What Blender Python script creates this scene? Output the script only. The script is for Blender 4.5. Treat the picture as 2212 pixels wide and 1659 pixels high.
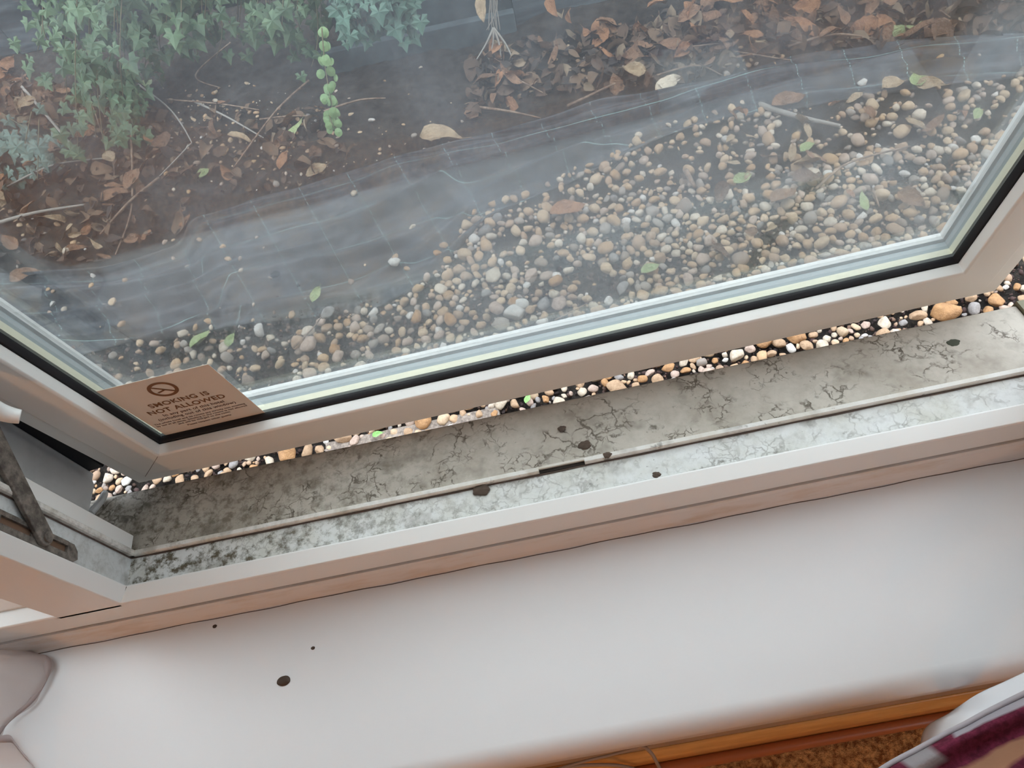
import bpy, bmesh, math, random
import numpy as np
from mathutils import Vector, Matrix, Euler
for o in list(bpy.data.objects): bpy.data.objects.remove(o)
S = bpy.context.scene; COL = S.collection

# ------------------------------------------------------------------ camera
CAM = np.array([0.0, -0.255, 0.75]); F = 1500.0
R = np.array([[0.97643765, -0.14566535, -0.15922037],
              [-0.20826041, -0.82939102, -0.51839958],
              [-0.05654309, 0.53934417, -0.84018495]])
cd = bpy.data.cameras.new('camera'); cam = bpy.data.objects.new('camera', cd); COL.objects.link(cam)
cd.sensor_width = 36; cd.lens = F / 2212 * 36; cd.clip_start = 0.01
M = Matrix(((R[0][0], -R[1][0], -R[2][0], CAM[0]), (R[0][1], -R[1][1], -R[2][1], CAM[1]),
            (R[0][2], -R[1][2], -R[2][2], CAM[2]), (0, 0, 0, 1)))
cam.matrix_world = M; S.camera = cam
def at(px, py, val, ax=2):
    """point of the place seen at a photo pixel on the plane axis=val"""
    d = R.T @ np.array([(px - 1106) / F, (py - 829.5) / F, 1.0])
    return CAM + d * ((val - CAM[ax]) / d[ax])

# ------------------------------------------------------------------ light
W = bpy.data.worlds.new('sky'); S.world = W; W.use_nodes = True
wn = W.node_tree.nodes; wl = W.node_tree.links
bg = wn['Background']; tc = wn.new('ShaderNodeTexCoord'); sp = wn.new('ShaderNodeSeparateXYZ')
rp = wn.new('ShaderNodeValToRGB'); wl.new(tc.outputs['Generated'], sp.inputs[0]); wl.new(sp.outputs['Z'], rp.inputs[0])
rp.color_ramp.elements[0].position = 0.0; rp.color_ramp.elements[0].color = (.30, .33, .36, 1)
rp.color_ramp.elements[1].position = 0.55; rp.color_ramp.elements[1].color = (.85, .93, 1.0, 1)
wl.new(rp.outputs[0], bg.inputs[0]); bg.inputs[1].default_value = 6.0

def area(name, loc, target, size, power, color, sy=None):
    l = bpy.data.lights.new(name, 'AREA'); l.energy = power; l.color = color; l.size = size
    if sy: l.shape = 'RECTANGLE'; l.size_y = sy
    o = bpy.data.objects.new(name, l); COL.objects.link(o); o.location = loc
    o.rotation_euler = (Vector(target) - Vector(loc)).to_track_quat('-Z', 'Y').to_euler(); return o
area('right_cool_fill', (1.46, -0.9, 0.75), (0.1, -0.1, 0.0), 1.0, 7.5, (.76, .88, 1.0), 1.1)  # added cool fill at the right wall; no window opens there
area('left_cool_fill', (-1.62, -0.55, 0.9), (-0.4, -0.1, 0.0), 0.5, 1.2, (.86, .90, 1.0), .9)  # weak fill added from the left, with no window behind it
S.view_settings.view_transform = 'Standard'; S.view_settings.look = 'None'
S.view_settings.gamma = 1; S.view_settings.use_curve_mapping = False; S.view_settings.exposure = 0.18

# ------------------------------------------------------------------ helpers
def tag(o, label=None, cat=None, group=None, kind=None):
    if label: o['label'] = label
    if cat: o['category'] = cat
    if group: o['group'] = group
    if kind: o['kind'] = kind
    return o
def empty(name, loc=(0, 0, 0)):
    o = bpy.data.objects.new(name, None); o.empty_display_size = .05; COL.objects.link(o); o.location = loc; return o
def meshobj(name, v, f, mat=None, parent=None, smooth=False, mats=None):
    me = bpy.data.meshes.new(name); me.from_pydata([tuple(map(float, p)) for p in v], [], [tuple(q) for q in f]); me.update()
    bm = bmesh.new(); bm.from_mesh(me); bmesh.ops.recalc_face_normals(bm, faces=bm.faces); bm.to_mesh(me); bm.free()
    o = bpy.data.objects.new(name, me); COL.objects.link(o)
    if mat: me.materials.append(mat)
    if smooth: me.polygons.foreach_set('use_smooth', [True] * len(me.polygons))
    if parent: o.parent = parent
    return o
def sheetobj(name, v, f, mat, parent=None, smooth=True):
    me = bpy.data.meshes.new(name); me.from_pydata([tuple(map(float, p)) for p in v], [], [tuple(q) for q in f]); me.update()
    o = bpy.data.objects.new(name, me); COL.objects.link(o); me.materials.append(mat)
    me.polygons.foreach_set('use_smooth', [smooth] * len(me.polygons))
    if parent: o.parent = parent
    return o
def box(x0, x1, y0, y1, z0, z1):
    v = [(x, y, z) for x in (x0, x1) for y in (y0, y1) for z in (z0, z1)]
    return v, [(0, 1, 3, 2), (4, 6, 7, 5), (0, 4, 5, 1), (2, 3, 7, 6), (0, 2, 6, 4), (1, 5, 7, 3)]
def join(parts):
    V, Fc = [], []
    for v, f in parts:
        n = len(V); V += list(v); Fc += [tuple(i + n for i in q) for q in f]
    return V, Fc
def bevel(o, w=.001, seg=2, ang=.6):
    m = o.modifiers.new('b', 'BEVEL'); m.width = w; m.segments = seg; m.limit_method = 'ANGLE'; m.angle_limit = ang
    o.data.polygons.foreach_set('use_smooth', [True] * len(o.data.polygons))
    n = o.modifiers.new('n', 'WEIGHTED_NORMAL'); return o
def extr_x(pts, x0, x1):   # closed profile (y,z)
    n = len(pts); v = [(x0, y, z) for y, z in pts] + [(x1, y, z) for y, z in pts]
    f = [(i, (i + 1) % n, n + (i + 1) % n, n + i) for i in range(n)] + [tuple(range(n)), tuple(range(2 * n - 1, n - 1, -1))]
    return v, f
def extr_z(pts, z0, z1):   # closed profile (x,y)
    n = len(pts); v = [(x, y, z0) for x, y in pts] + [(x, y, z1) for x, y in pts]
    f = [(i, (i + 1) % n, n + (i + 1) % n, n + i) for i in range(n)] + [tuple(range(n)), tuple(range(2 * n - 1, n - 1, -1))]
    return v, f
def tube(pts, r, seg=8, r1=None):
    pts = [Vector(tuple(map(float, p))) for p in pts]; V, Fc = [], []; n = len(pts); prev = None
    for i, p in enumerate(pts):
        t = (pts[min(i + 1, n - 1)] - pts[max(i - 1, 0)]).normalized()
        a = prev if prev else (Vector((0, 0, 1)) if abs(t.z) < .9 else Vector((1, 0, 0)))
        a = (a - t * a.dot(t)).normalized(); prev = a; b = t.cross(a)
        rr = r + ((r1 if r1 is not None else r) - r) * i / max(1, n - 1)
        for k in range(seg):
            an = 2 * math.pi * k / seg; V.append(p + (a * math.cos(an) + b * math.sin(an)) * rr)
    for i in range(n - 1):
        for k in range(seg):
            k2 = (k + 1) % seg; Fc.append((i * seg + k, i * seg + k2, (i + 1) * seg + k2, (i + 1) * seg + k))
    Fc += [tuple(range(seg - 1, -1, -1)), tuple(range((n - 1) * seg, n * seg))]
    return V, Fc
def spline(pts, n=8):
    P = [Vector(tuple(map(float, p))) for p in pts]; out = []
    for i in range(len(P) - 1):
        a, b, c, d = P[max(i - 1, 0)], P[i], P[i + 1], P[min(i + 2, len(P) - 1)]
        for k in range(n):
            t = k / n; out.append(.5 * ((2 * b) + (c - a) * t + (2 * a - 5 * b + 4 * c - d) * t * t + (3 * b - a - 3 * c + d) * t ** 3))
    out.append(P[-1]); return out
rng = np.random.default_rng(7); random.seed(7)

# ------------------------------------------------------------------ materials
def newmat(name, col=(.8, .8, .8), rough=.5, spec=.5, **k):
    m = bpy.data.materials.new(name); m.use_nodes = True; b = m.node_tree.nodes['Principled BSDF']
    b.inputs['Base Color'].default_value = (*col, 1); b.inputs['Roughness'].default_value = rough
    b.inputs['Specular IOR Level'].default_value = spec
    for q, w in k.items(): b.inputs[q.replace('_', ' ')].default_value = w
    return m
class NT:
    def __init__(s, m): s.t = m.node_tree; s.b = s.t.nodes.get('Principled BSDF')
    def n(s, t, **k):
        x = s.t.nodes.new(t)
        for a, b in k.items(): setattr(x, a, b)
        return x
    def l(s, a, b): s.t.links.new(a, b)
    def co(s, scale=(1, 1, 1)):
        c = s.n('ShaderNodeTexCoord'); mp = s.n('ShaderNodeMapping'); mp.inputs['Scale'].default_value = scale
        s.l(c.outputs['Object'], mp.inputs[0]); return mp.outputs[0]
    def noise(s, co, sc, det=4, rough=.6, dist=0):
        x = s.n('ShaderNodeTexNoise'); x.inputs['Scale'].default_value = sc; x.inputs['Detail'].default_value = det
        x.inputs['Roughness'].default_value = rough; x.inputs['Distortion'].default_value = dist; s.l(co, x.inputs[0]); return x.outputs[0]
    def ramp(s, fac, a, b, c0=(0, 0, 0), c1=(1, 1, 1)):
        x = s.n('ShaderNodeValToRGB'); x.color_ramp.elements[0].position = a; x.color_ramp.elements[1].position = b
        x.color_ramp.elements[0].color = (*c0, 1); x.color_ramp.elements[1].color = (*c1, 1); s.l(fac, x.inputs[0]); return x.outputs[0]
    def mr(s, fac, a, b, c=0., d=1.):
        x = s.n('ShaderNodeMapRange'); x.inputs[1].default_value = a; x.inputs[2].default_value = b
        x.inputs[3].default_value = c; x.inputs[4].default_value = d; s.l(fac, x.inputs[0]); return x.outputs[0]
    def math(s, op, a, b=None):
        x = s.n('ShaderNodeMath', operation=op)
        for i, q in enumerate((a, b)):
            if q is None: continue
            if isinstance(q, (int, float)): x.inputs[i].default_value = q
            else: s.l(q, x.inputs[i])
        return x.outputs[0]
    def mix(s, fac, a, b):
        x = s.n('ShaderNodeMix', data_type='RGBA')
        for i, q in ((0, fac), (6, a), (7, b)):
            if isinstance(q, tuple): x.inputs[i].default_value = (*q, 1)
            elif isinstance(q, float): x.inputs[i].default_value = q
            else: s.l(q, x.inputs[i])
        return x.outputs[2]
    def bump(s, h, st=.3, d=.002):
        x = s.n('ShaderNodeBump'); x.inputs['Strength'].default_value = st; x.inputs['Distance'].default_value = d
        s.l(h, x.inputs['Height']); s.l(x.outputs[0], s.b.inputs['Normal'])
    def color(s, c): s.l(c, s.b.inputs['Base Color'])

WHITE = (.78, .78, .76)
def plastic(name, base=WHITE, rough=.38, specks=0.):
    m = newmat(name, base, rough); t = NT(m); c = t.co()
    if specks:
        n = t.noise(c, 420, 2, .5); n2 = t.noise(c, 9, 3)
        k = t.math('MULTIPLY', t.mr(n, .74, .80), t.mr(n2, .45, .65)); t.color(t.mix(k, base, (.12, .09, .07)))
    return m
mPl = plastic('upvc_white', specks=1); mPlClean = plastic('upvc_clean')
mBoard = newmat('sill_board_paint', (.76, .76, .765), .32, .5)
t = NT(mBoard); n = t.noise(t.co(), 160, 3); t.bump(n, .06, .001)

def dirty(name, base, cracks, mould, seed=0., warm=(.50, .46, .36)):
    m = newmat(name, base, .55, .3); t = NT(m); c = t.co(); pos = t.n('ShaderNodeNewGeometry').outputs['Position']
    off = t.n('ShaderNodeMapping'); off.inputs['Location'].default_value = (seed, seed * .7, 0); t.l(pos, off.inputs[0]); p = off.outputs[0]
    x = t.n('ShaderNodeSeparateXYZ'); t.l(pos, x.inputs[0])
    col = t.mix(t.mr(t.noise(p, 14, 5, .65), .42, .7, 0, .75), base, warm)
    # hairline crazing network of grime
    wx = t.n('ShaderNodeTexNoise'); wx.inputs['Scale'].default_value = 55; wx.inputs['Detail'].default_value = 4; t.l(p, wx.inputs[0])
    mixv = t.n('ShaderNodeMix', data_type='VECTOR'); mixv.inputs[0].default_value = .03
    t.l(p, mixv.inputs[4]); t.l(wx.outputs[1], mixv.inputs[5])
    for sc, wd, lo, hi, msk in ((40, .060, .46, .54, 13), (75, .075, .50, .58, 22)):
        vo = t.n('ShaderNodeTexVoronoi', feature='DISTANCE_TO_EDGE'); vo.inputs['Scale'].default_value = sc
        t.l(mixv.outputs[1], vo.inputs[0])
        ln = t.mr(vo.outputs[0], wd * .25, wd, 1, 0)
        wn_ = t.mr(t.noise(p, sc * 1.2, 3), .38, .55)
        k = t.math('MULTIPLY', t.math('MULTIPLY', ln, t.mr(t.noise(p, msk, 2, .5), lo, hi)), wn_)
        col = t.mix(t.math('MULTIPLY', k, cracks), col, (.10, .08, .06))
    sp_ = t.mr(t.noise(p, 230, 3, .7), .66, .74); spm = t.mr(t.noise(p, 20, 3), .47, .62)
    col = t.mix(t.math('MULTIPLY', t.math('MULTIPLY', sp_, spm), .85), col, (.06, .05, .04))
    sft = t.math('MULTIPLY', t.mr(t.noise(p, 30, 3, .55), .56, .74), .55); col = t.mix(sft, col, (.17, .145, .115)); bl = t.mr(t.noise(p, 48, 4, .6), .64, .73); col = t.mix(t.math('MULTIPLY', bl, .8), col, (.09, .075, .055))
    # black mould thickest towards the mullion corner
    left = t.mr(x.outputs[0], -.50, -.05, 1, .12)
    mo = t.math('MULTIPLY', t.mr(t.noise(p, 75, 6, .75), .46, .62), t.math('MULTIPLY', left, mould))
    col = t.mix(mo, col, (.11, .092, .06)); t.color(col); t.bump(t.noise(p, 120, 4), .15, .001)
    return m
mCill = dirty('upvc_cill_grimy', (.50, .46, .40), .9, .85, 3.1, (.31, .265, .215))
mReb = dirty('upvc_rebate_mouldy', (.70, .71, .70), .35, 1.35, 1.3, (.56, .55, .48))
mNib = dirty('upvc_nib_grimy', (.70, .69, .66), .0, .4, 5.2)
mJamb = dirty('upvc_jamb_grimy', (.60, .62, .62), .1, .25, 8.2, (.50, .52, .50))
mPanel = newmat('grey_weathered_upvc', (.42, .43, .43), .6); t = NT(mPanel); t.color(t.mix(t.mr(t.noise(t.co(), 18, 5), .45, .7), (.66, .67, .67), (.50, .51, .50)))
mRub = newmat('black_rubber', (.012, .012, .015), .55, .3)
mDark = newmat('dark_joint', (.03, .025, .022), .8, .2)
mSpacer = newmat('cream_spacer', (.85, .82, .62), .45)
mSeal = newmat('grey_edge_seal', (.27, .32, .34), .35)
mMetal = newmat('grimy_bronze', (.13, .115, .10), .6, .5, Metallic=.35); t = NT(mMetal)
t.color(t.mix(t.mr(t.noise(t.co(), 90, 5, .7), .4, .65), (.10, .088, .078), (.27, .24, .21))); t.bump(t.noise(t.co(), 240, 4), .5, .001)
mRust = newmat('rusty_slot', (.16, .09, .055), .8)
mSil = newmat('old_silicone', (.66, .60, .52), .5); t = NT(mSil); c = t.co((1, 6, 6))
t.color(t.mix(t.mr(t.noise(c, 14, 5, .6), .5, .8), (.74, .71, .68), (.60, .50, .40)))
mMuckShade = newmat('grime_line', (.10, .07, .055), .8)  # grime brown, shared by the painted shadow line along the nib

# glass with a milky, smeared film of dirt
mGl = bpy.data.materials.new('fogged_glass'); mGl.use_nodes = True; t = NT(mGl); nt = mGl.node_tree
nt.nodes.remove(t.b); out = nt.nodes['Material Output']
tr = t.n('ShaderNodeBsdfTransparent'); tr.inputs[0].default_value = (.90, .90, .89, 1)
gl = t.n('ShaderNodeBsdfGlossy'); gl.inputs['Roughness'].default_value = .04; gl.inputs[0].default_value = (.95, .98, 1, 1)
fr = t.n('ShaderNodeFresnel'); fr.inputs[0].default_value = 1.5
df = t.n('ShaderNodeBsdfDiffuse'); df.inputs[0].default_value = (.74, .78, .84, 1)
tl = t.n('ShaderNodeBsdfTranslucent'); tl.inputs[0].default_value = (.52, .57, .64, 1)
ad = t.n('ShaderNodeMixShader'); ad.inputs[0].default_value = .85; t.l(df.outputs[0], ad.inputs[1]); t.l(tl.outputs[0], ad.inputs[2])
c0 = t.co(); c1 = t.co((1.0, 1, .45))
n1 = t.mr(t.noise(c1, 3.6, 5, .62, .6), .36, .70); n2 = t.mr(t.noise(c0, 11, 6, .7, 1.4), .48, .78)
hz = t.math('ADD', t.math('MULTIPLY', n1, .085), t.math('MULTIPLY', n2, .065))
xyz = t.n('ShaderNodeSeparateXYZ'); t.l(c0, xyz.inputs[0])
edge = t.mr(xyz.outputs[2], .05, .26, .045, 0); hz = t.math('ADD', hz, edge)
up = t.mr(xyz.outputs[2], .35, .95, 0, .03); hz = t.math('ADD', hz, up)
# dark diagonal reflection put in as thinner haze on the right of the pane
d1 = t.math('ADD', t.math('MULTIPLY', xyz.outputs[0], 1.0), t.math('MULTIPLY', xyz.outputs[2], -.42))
refl = t.mr(t.math('ABSOLUTE', t.math('SUBTRACT', d1, .66)), .006, .022, .25, 1)
hz = t.math('ADD', t.math('MULTIPLY', hz, refl), .012)
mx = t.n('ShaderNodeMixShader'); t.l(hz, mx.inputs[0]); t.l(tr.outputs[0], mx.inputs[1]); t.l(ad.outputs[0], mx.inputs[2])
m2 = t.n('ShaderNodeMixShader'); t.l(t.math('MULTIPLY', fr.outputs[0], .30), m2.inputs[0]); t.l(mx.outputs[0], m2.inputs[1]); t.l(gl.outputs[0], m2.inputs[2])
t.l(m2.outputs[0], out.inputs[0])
mGc = bpy.data.materials.new('clear_glass'); mGc.use_nodes = True; t = NT(mGc); mGc.node_tree.nodes.remove(t.b)
tr = t.n('ShaderNodeBsdfTransparent'); tr.inputs[0].default_value = (.88, .89, .88, 1)
gl = t.n('ShaderNodeBsdfGlossy'); gl.inputs['Roughness'].default_value = .02; fr = t.n('ShaderNodeFresnel'); fr.inputs[0].default_value = 1.45
m2 = t.n('ShaderNodeMixShader'); t.l(t.math('MULTIPLY', fr.outputs[0], .2), m2.inputs[0]); t.l(tr.outputs[0], m2.inputs[1]); t.l(gl.outputs[0], m2.inputs[2])
t.l(m2.outputs[0], mGc.node_tree.nodes['Material Output'].inputs[0])

# ------------------------------------------------------------------ room shell
mWall = newmat('cream_wall', (.46, .37, .28), .8)
mCeil = newmat('white_ceiling', (.62, .60, .57), .9)
mCarp = newmat('tan_carpet', (.34, .17, .06), .95, .1); t = NT(mCarp); c = t.co()
cn = t.noise(c, 95, 4, .7); t.color(t.mix(t.mr(cn, .38, .62), (.28, .12, .045), (.80, .46, .19))); t.bump(cn, 1, .01)
mWood = newmat('varnished_wood', (.42, .20, .07), .3); t = NT(mWood); t.color(t.mix(t.mr(t.noise(t.co((1, 14, 14)), 9, 4), .35, .65), (.80, .47, .17), (.66, .34, .11)))
mPipe = newmat('brown_painted_pipe', (.42, .15, .06), .35)
def struct(name, vf, mat, label, parent=None):
    o = meshobj(name, *vf, mat, parent); tag(o, label, None, None, 'structure'); return o
FZ = -.75; WX0, WX1 = -1.55, 1.5
# carpet floor with real nap
nx, ny = 150, 60; gx = np.linspace(-1.7, 1.5, nx); gy = np.linspace(-.16, -3, ny)
struct('floor', box(-1.7, 1.5, -3, -.16, FZ - .1, FZ), mCarp, 'orange brown twist pile carpet below the window')
struct('ceiling', box(-1.7, 1.5, -3, .13, 1.75, 1.85), mCeil, 'plain white ceiling of the room')
struct('wall_front', join([box(-1.7, 1.5, -.165, .11, FZ - .1, -.030), box(-1.7, 1.5, -.165, .11, 1.30, 1.75),
       box(.62, 1.5, -.165, .11, -.030, 1.30), box(-1.7, -1.40, -.165, .11, -.030, 1.30)]), mWall, 'window wall of the room below and around the window')
struct('wall_back', box(-1.7, 1.5, -3.1, -3, FZ, 1.75), mWall, 'plain wall behind the viewer')
struct('wall_left', join([box(-1.8, -1.7, -3, .11, FZ - .1, 1.75)]), mWall, 'left side wall of the room')
struct('wall_right', join([box(1.5, 1.6, -3, .11, FZ - .1, 1.75)]), mWall, 'right side wall of the room')

# interior sill board with a rounded nose
pr = [(0.012, 0), (-.180, 0)]
for k in range(1, 9):
    a = k / 8 * math.pi / 2; pr.append((-.180 - .020 * math.sin(a), -.020 + .020 * math.cos(a)))
pr += [(-.200, -.044), (-.196, -.048), (.012, -.048)]
o = struct('trim_sill_board', extr_x(pr, -1.40, .62), mBoard, 'wide glossy white interior sill board with rounded front nose')
o.name = 'trim_1'; bevel(o, .0008, 1, .9)
# skirting and pipe under the sill
bs = [(-.165, FZ), (-.165, FZ + .12), (-.168, FZ + .12), (-.178, FZ + .112), (-.183, FZ + .10), (-.183, FZ)]
o = struct('baseboard_front', extr_x(bs, -1.7, .66), mWood, 'varnished wooden skirting board along the wall under the sill'); bevel(o, .001)

# ------------------------------------------------------------------ window
win = tag(empty('window_1', (0, 0, 0)), 'white plastic window with a tilted open top hung sash', None, None, 'structure')
XR = .585
# strip between sill and frame
o = meshobj('sealant_strip', *extr_x([(0, -.0005), (.003, .006), (.0075, .020), (.008, .0285), (.03, .0285), (.03, -.0005)], -1.40, XR), mSil, win); o['label'] = 'stained sealant strip'
# grime line where the strip meets the sill: thin wavering bead
pts = [(x, -.0006 + .0004 * math.sin(x * 37) + .0003 * math.sin(x * 91), -.0001) for x in np.linspace(-1.38, XR, 160)]
meshobj('grime_line', *tube(pts, .0005, 5), mMuckShade, win)
# bottom rail
rail = meshobj('bottom_rail', *extr_x([(.0100, .0305), (.0100, .0715), (.0112, .0735), (.0275, .0760), (.0290, .0750), (.0290, .0640), (.0290, .0305)], -1.40, XR), mPlClean, win); bevel(rail, .0006, 2, .5)
meshobj('joint_shadow_gap', *extr_x([(.0115, .0283), (.0115, .031), (.0285, .031), (.0285, .0283)], -1.40, XR), mDark, win)
# rebate platform, nib, cill
XM = -.500    # right side of the mullion
meshobj('rebate', *extr_x([(.0285, .030), (.0285, .0660), (.0640, .0650), (.0640, .030)], XM, XR), mReb, win)
NIB0, NIB1 = .0640, .0705
nb = meshobj('drainage_nib', *join([extr_x([(NIB0, .030), (NIB0, .0700), (NIB0 + .0012, .0715), (NIB1 - .0012, .0715), (NIB1, .0700), (NIB1, .030)], a, b) for a, b in ((XM, -.0335), (.0165, XR))] +
      [extr_x([(NIB0 + .004, .030), (NIB0 + .004, .0700), (NIB1, .0705), (NIB1, .030)], -.0336, .0166)]), mNib, win)
meshobj('drain_slot', *box(-.0330, .0160, NIB0 + .0002, NIB0 + .0038, .060, .0668), mDark, win)
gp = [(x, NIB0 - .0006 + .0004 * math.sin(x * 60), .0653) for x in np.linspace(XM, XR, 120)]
meshobj('nib_shadow_line', *tube(gp, .0012, 5), mMuckShade, win)  # dark bead painting the shadow line at the foot of the nib
cl = [(NIB1 - .001, .030), (NIB1 - .001, .0600), (.100, .0560), (.140, .0510), (.1560, .0490), (.1580, .0470), (.1580, .030), (.152, .030), (.152, .040), (.10, .040), (.10, .030)]
o = meshobj('outer_cill', *extr_x(cl, -.585, .528), mCill, win); bevel(o, .0012, 2, .6)
o = meshobj('cill_end_cap', *extr_x([(.07, .022), (.07, .064), (.16, .053), (.163, .03), (.163, .022)], .5285, .540), newmat('mossy_end_cap', (.20, .19, .13), .8), win)
# mullion
ml = [(-.5710, .0100), (-.5000, .0100), (-.4975, .0112), (-.4920, .0275), (-.4935, .0290), (XM, .0290), (XM, .090), (-.5710, .090)]
o = meshobj('mullion', *extr_z(ml, .0665, 1.30), mPlClean, win); bevel(o, .0006, 2, .5)
meshobj('mullion_side', *extr_z([(XM - .002, .0292), (XM + .0008, .0292), (XM + .0008, .0640), (XM - .002, .0640)], .0640, 1.30), mJamb, win)
o = meshobj('mullion_nib', *extr_z([(XM - .004, .0640), (XM + .0060, .0640), (XM + .0072, .0655), (XM + .0072, .0695), (XM + .006, .0705), (XM - .004, .0705)], .0600, 1.30), mNib, win)
meshobj('mullion_dark_line', *tube([(XM + .0012, .0634, z) for z in np.linspace(.066, 1.2, 20)], .0009, 5), mMuckShade, win)  # thin dark lines along the creases of the mullion side
meshobj('mullion_dark_line', *tube([(XM + .0012, .0296, z) for z in np.linspace(.066, 1.2, 20)], .0008, 5), mMuckShade, win)
# mitre joints (hairline grooves)
meshobj('mitre_joint', *tube([(-.4996, .0102, .0722), (-.4920, .0272, .0763)], .00035, 5), mDark, win)
meshobj('mitre_joint', *tube([(-.5710, .0101, .0713), (-.4996, .0101, .0713)], .00015, 5), mMuckShade, win)
# outer cover of the mullion, seen beyond the nib
o = meshobj('mullion_outer_cover', *extr_z([(-.640, .090), (-.548, .1050), (-.548, .1120), (-.552, .114), (-.552, .160), (-.556, .168), (-.556, .176), (-.640, .176)], .078, 1.3), mPanel, win); bevel(o, .0015)
meshobj('mullion_outer_lip', *extr_z([(-.57, .0705), (-.506, .0705), (-.514, .090), (-.548, .1050), (-.60, .105)], .072, 1.3), mPlClean, win)
meshobj('weather_seal', *extr_z([(-.556, .176), (-.540, .178), (-.538, .186), (-.545, .190), (-.640, .19), (-.64, .176)], .085, 1.3), mRub, win)
hk = [(-.552, .125, .076), (-.549, .145, .066), (-.553, .158, .058), (-.562, .150, .054), (-.568, .138, .055)]
meshobj('drip_hook', *tube(spline(hk, 6), .0045, 8, .003), mPanel, win)
# right jamb (beyond the frame edge) and head
meshobj('right_jamb', *extr_z([(.515, .010), (XR, .010), (XR, .09), (.522, .09), (.522, .0705), (.516, .0705), (.516, .0640), (.522, .0640), (.522, .029), (.513, .027)], .0665, 1.30), mPlClean, win)
meshobj('head_rail', *extr_x([(.010, 1.20), (.010, 1.30), (.09, 1.30), (.09, 1.20)], -1.40, XR), mPlClean, win)
meshobj('left_jamb', *extr_z([(-1.40, .010), (-1.34, .010), (-1.34, .09), (-1.40, .09)], .0665, 1.2), mPlClean, win)
# fixed light to the left
o = meshobj('glazing_bead', *extr_x([(.0275, .070), (.0275, .080), (.040, .096), (.044, .096), (.044, .070)], -1.34, -.571), mPlClean, win)
o = meshobj('glazing_bead', *extr_z([(-.571, .030), (-.578, .030), (-.590, .042), (-.590, .045), (-.571, .045)], .076, 1.2), mPlClean, win)
meshobj('fixed_glass', *box(-1.34, -.571, .046, .050, .076, 1.2), mGc, win)
o = meshobj('outer_cill', *extr_x(cl, -1.40, -.640), mCill, win)

# friction stay on the mullion side
stay = empty('friction_stay', (0, 0, 0)); tag(stay, 'grimy bronze friction stay with slotted track on the left mullion', 'window stay')
def plate_x(x0, x1, poly):  # poly in (y,z)
    n = len(poly); v = [(x0, y, z) for y, z in poly] + [(x1, y, z) for y, z in poly]
    return v, [(i, (i + 1) % n, n + (i + 1) % n, n + i) for i in range(n)] + [tuple(range(n)), tuple(range(2 * n - 1, n - 1, -1))]
X0 = XM + .0010
tk = join([plate_x(X0, X0 + .0035, [(.0305, .155), (.0345, .150), (.0420, .152), (.0475, .158), (.0475, .166), (.0305, .166)]),
           plate_x(X0, X0 + .0035, [(.0305, .166), (.0365, .166), (.0365, .205), (.0305, .205)]),
           plate_x(X0, X0 + .0035, [(.0435, .166), (.0480, .166), (.0480, .205), (.0435, .205)]),
           plate_x(X0, X0 + .0035, [(.0305, .205), (.0480, .205), (.0480, .212), (.0305, .212)]),
           plate_x(X0, X0 + .0035, [(.0305, .212), (.0365, .212), (.0365, .25), (.0305, .25)]),
           plate_x(X0, X0 + .0035, [(.0435, .212), (.0480, .212), (.0480, .25), (.0435, .25)]),
           plate_x(X0, X0 + .0035, [(.0305, .25), (.0480, .25), (.0480, .60), (.0305, .60)])])
o = meshobj('slotted_track', *tk, mMetal, stay)
o = meshobj('slot_bottom', *plate_x(X0, X0 + .0006, [(.0365, .166), (.0435, .166), (.0435, .25), (.0365, .25)]), mRust, stay); o['label'] = 'rusty bottom of the slot'
def armpoly(p0, p1, r0, r1, n=10):
    a = math.atan2(p1[1] - p0[1], p1[0] - p0[0]); P = []
    for k in range(n + 1): th = a + math.pi / 2 + math.pi * k / n; P.append((p0[0] + r0 * math.cos(th), p0[1] + r0 * math.sin(th)))
    for k in range(n + 1): th = a - math.pi / 2 + math.pi * k / n; P.append((p1[0] + r1 * math.cos(th), p1[1] + r1 * math.sin(th)))
    return P
o = meshobj('arm', *plate_x(X0 + .0036, X0 + .0085, armpoly((.0400, .200), (.118, .300), .0085, .0105)), mMetal, stay); bevel(o, .001)
v, f = tube([(X0 + .0085, .0400, .200), (X0 + .0105, .0400, .200)], .005, 14); meshobj('rivet', v, f, mMetal, stay)

# ------------------------------------------------------------------ sash
sx = Vector((0.99982878, 0.01749839, -0.00601856)); sz = Vector((0.00751142, -0.08654033, 0.99622003)); sn = Vector((-0.0169114, 0.99609466, 0.08665695))
SM = Matrix(((sx.x, sn.x, sz.x, -.48953), (sx.y, sn.y, sz.y, .157007), (sx.z, sn.z, sz.z, .08), (0, 0, 0, 1)))
U, V = .985, 1.06
def ring(prof, u0=0, u1=U, v0=-.003, v1=V):
    n = len(prof); vs = []
    for cx, cz, ix, iz in ((u0, v0, 1, 1), (u1, v0, -1, 1), (u1, v1, -1, -1), (u0, v1, 1, -1)):
        vs += [(cx + ix * o_, w, cz + iz * o_) for o_, w in prof]
    fs = []
    for s_ in range(4):
        for i in range(n):
            j = (i + 1) % n; a = s_ * n; b = ((s_ + 1) % 4) * n; fs.append((a + i, a + j, b + j, b + i))
    return vs, fs
sash = meshobj('window_sash', *ring([(0, 0), (.0415, 0), (.0440, .0015), (.0440, .0140), (.038, .014), (.038, .050), (.004, .050), (.004, .006), (0, .0045)]), mPl, win)
sash.matrix_local = SM; bevel(sash, .0009, 2, .5); sash['label'] = 'open sash frame of white plastic'
o = meshobj('outer_flange', *ring([(-.022, .0050), (.003, .0040), (.003, .012), (-.022, .012)]), mPlClean, sash)
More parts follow.
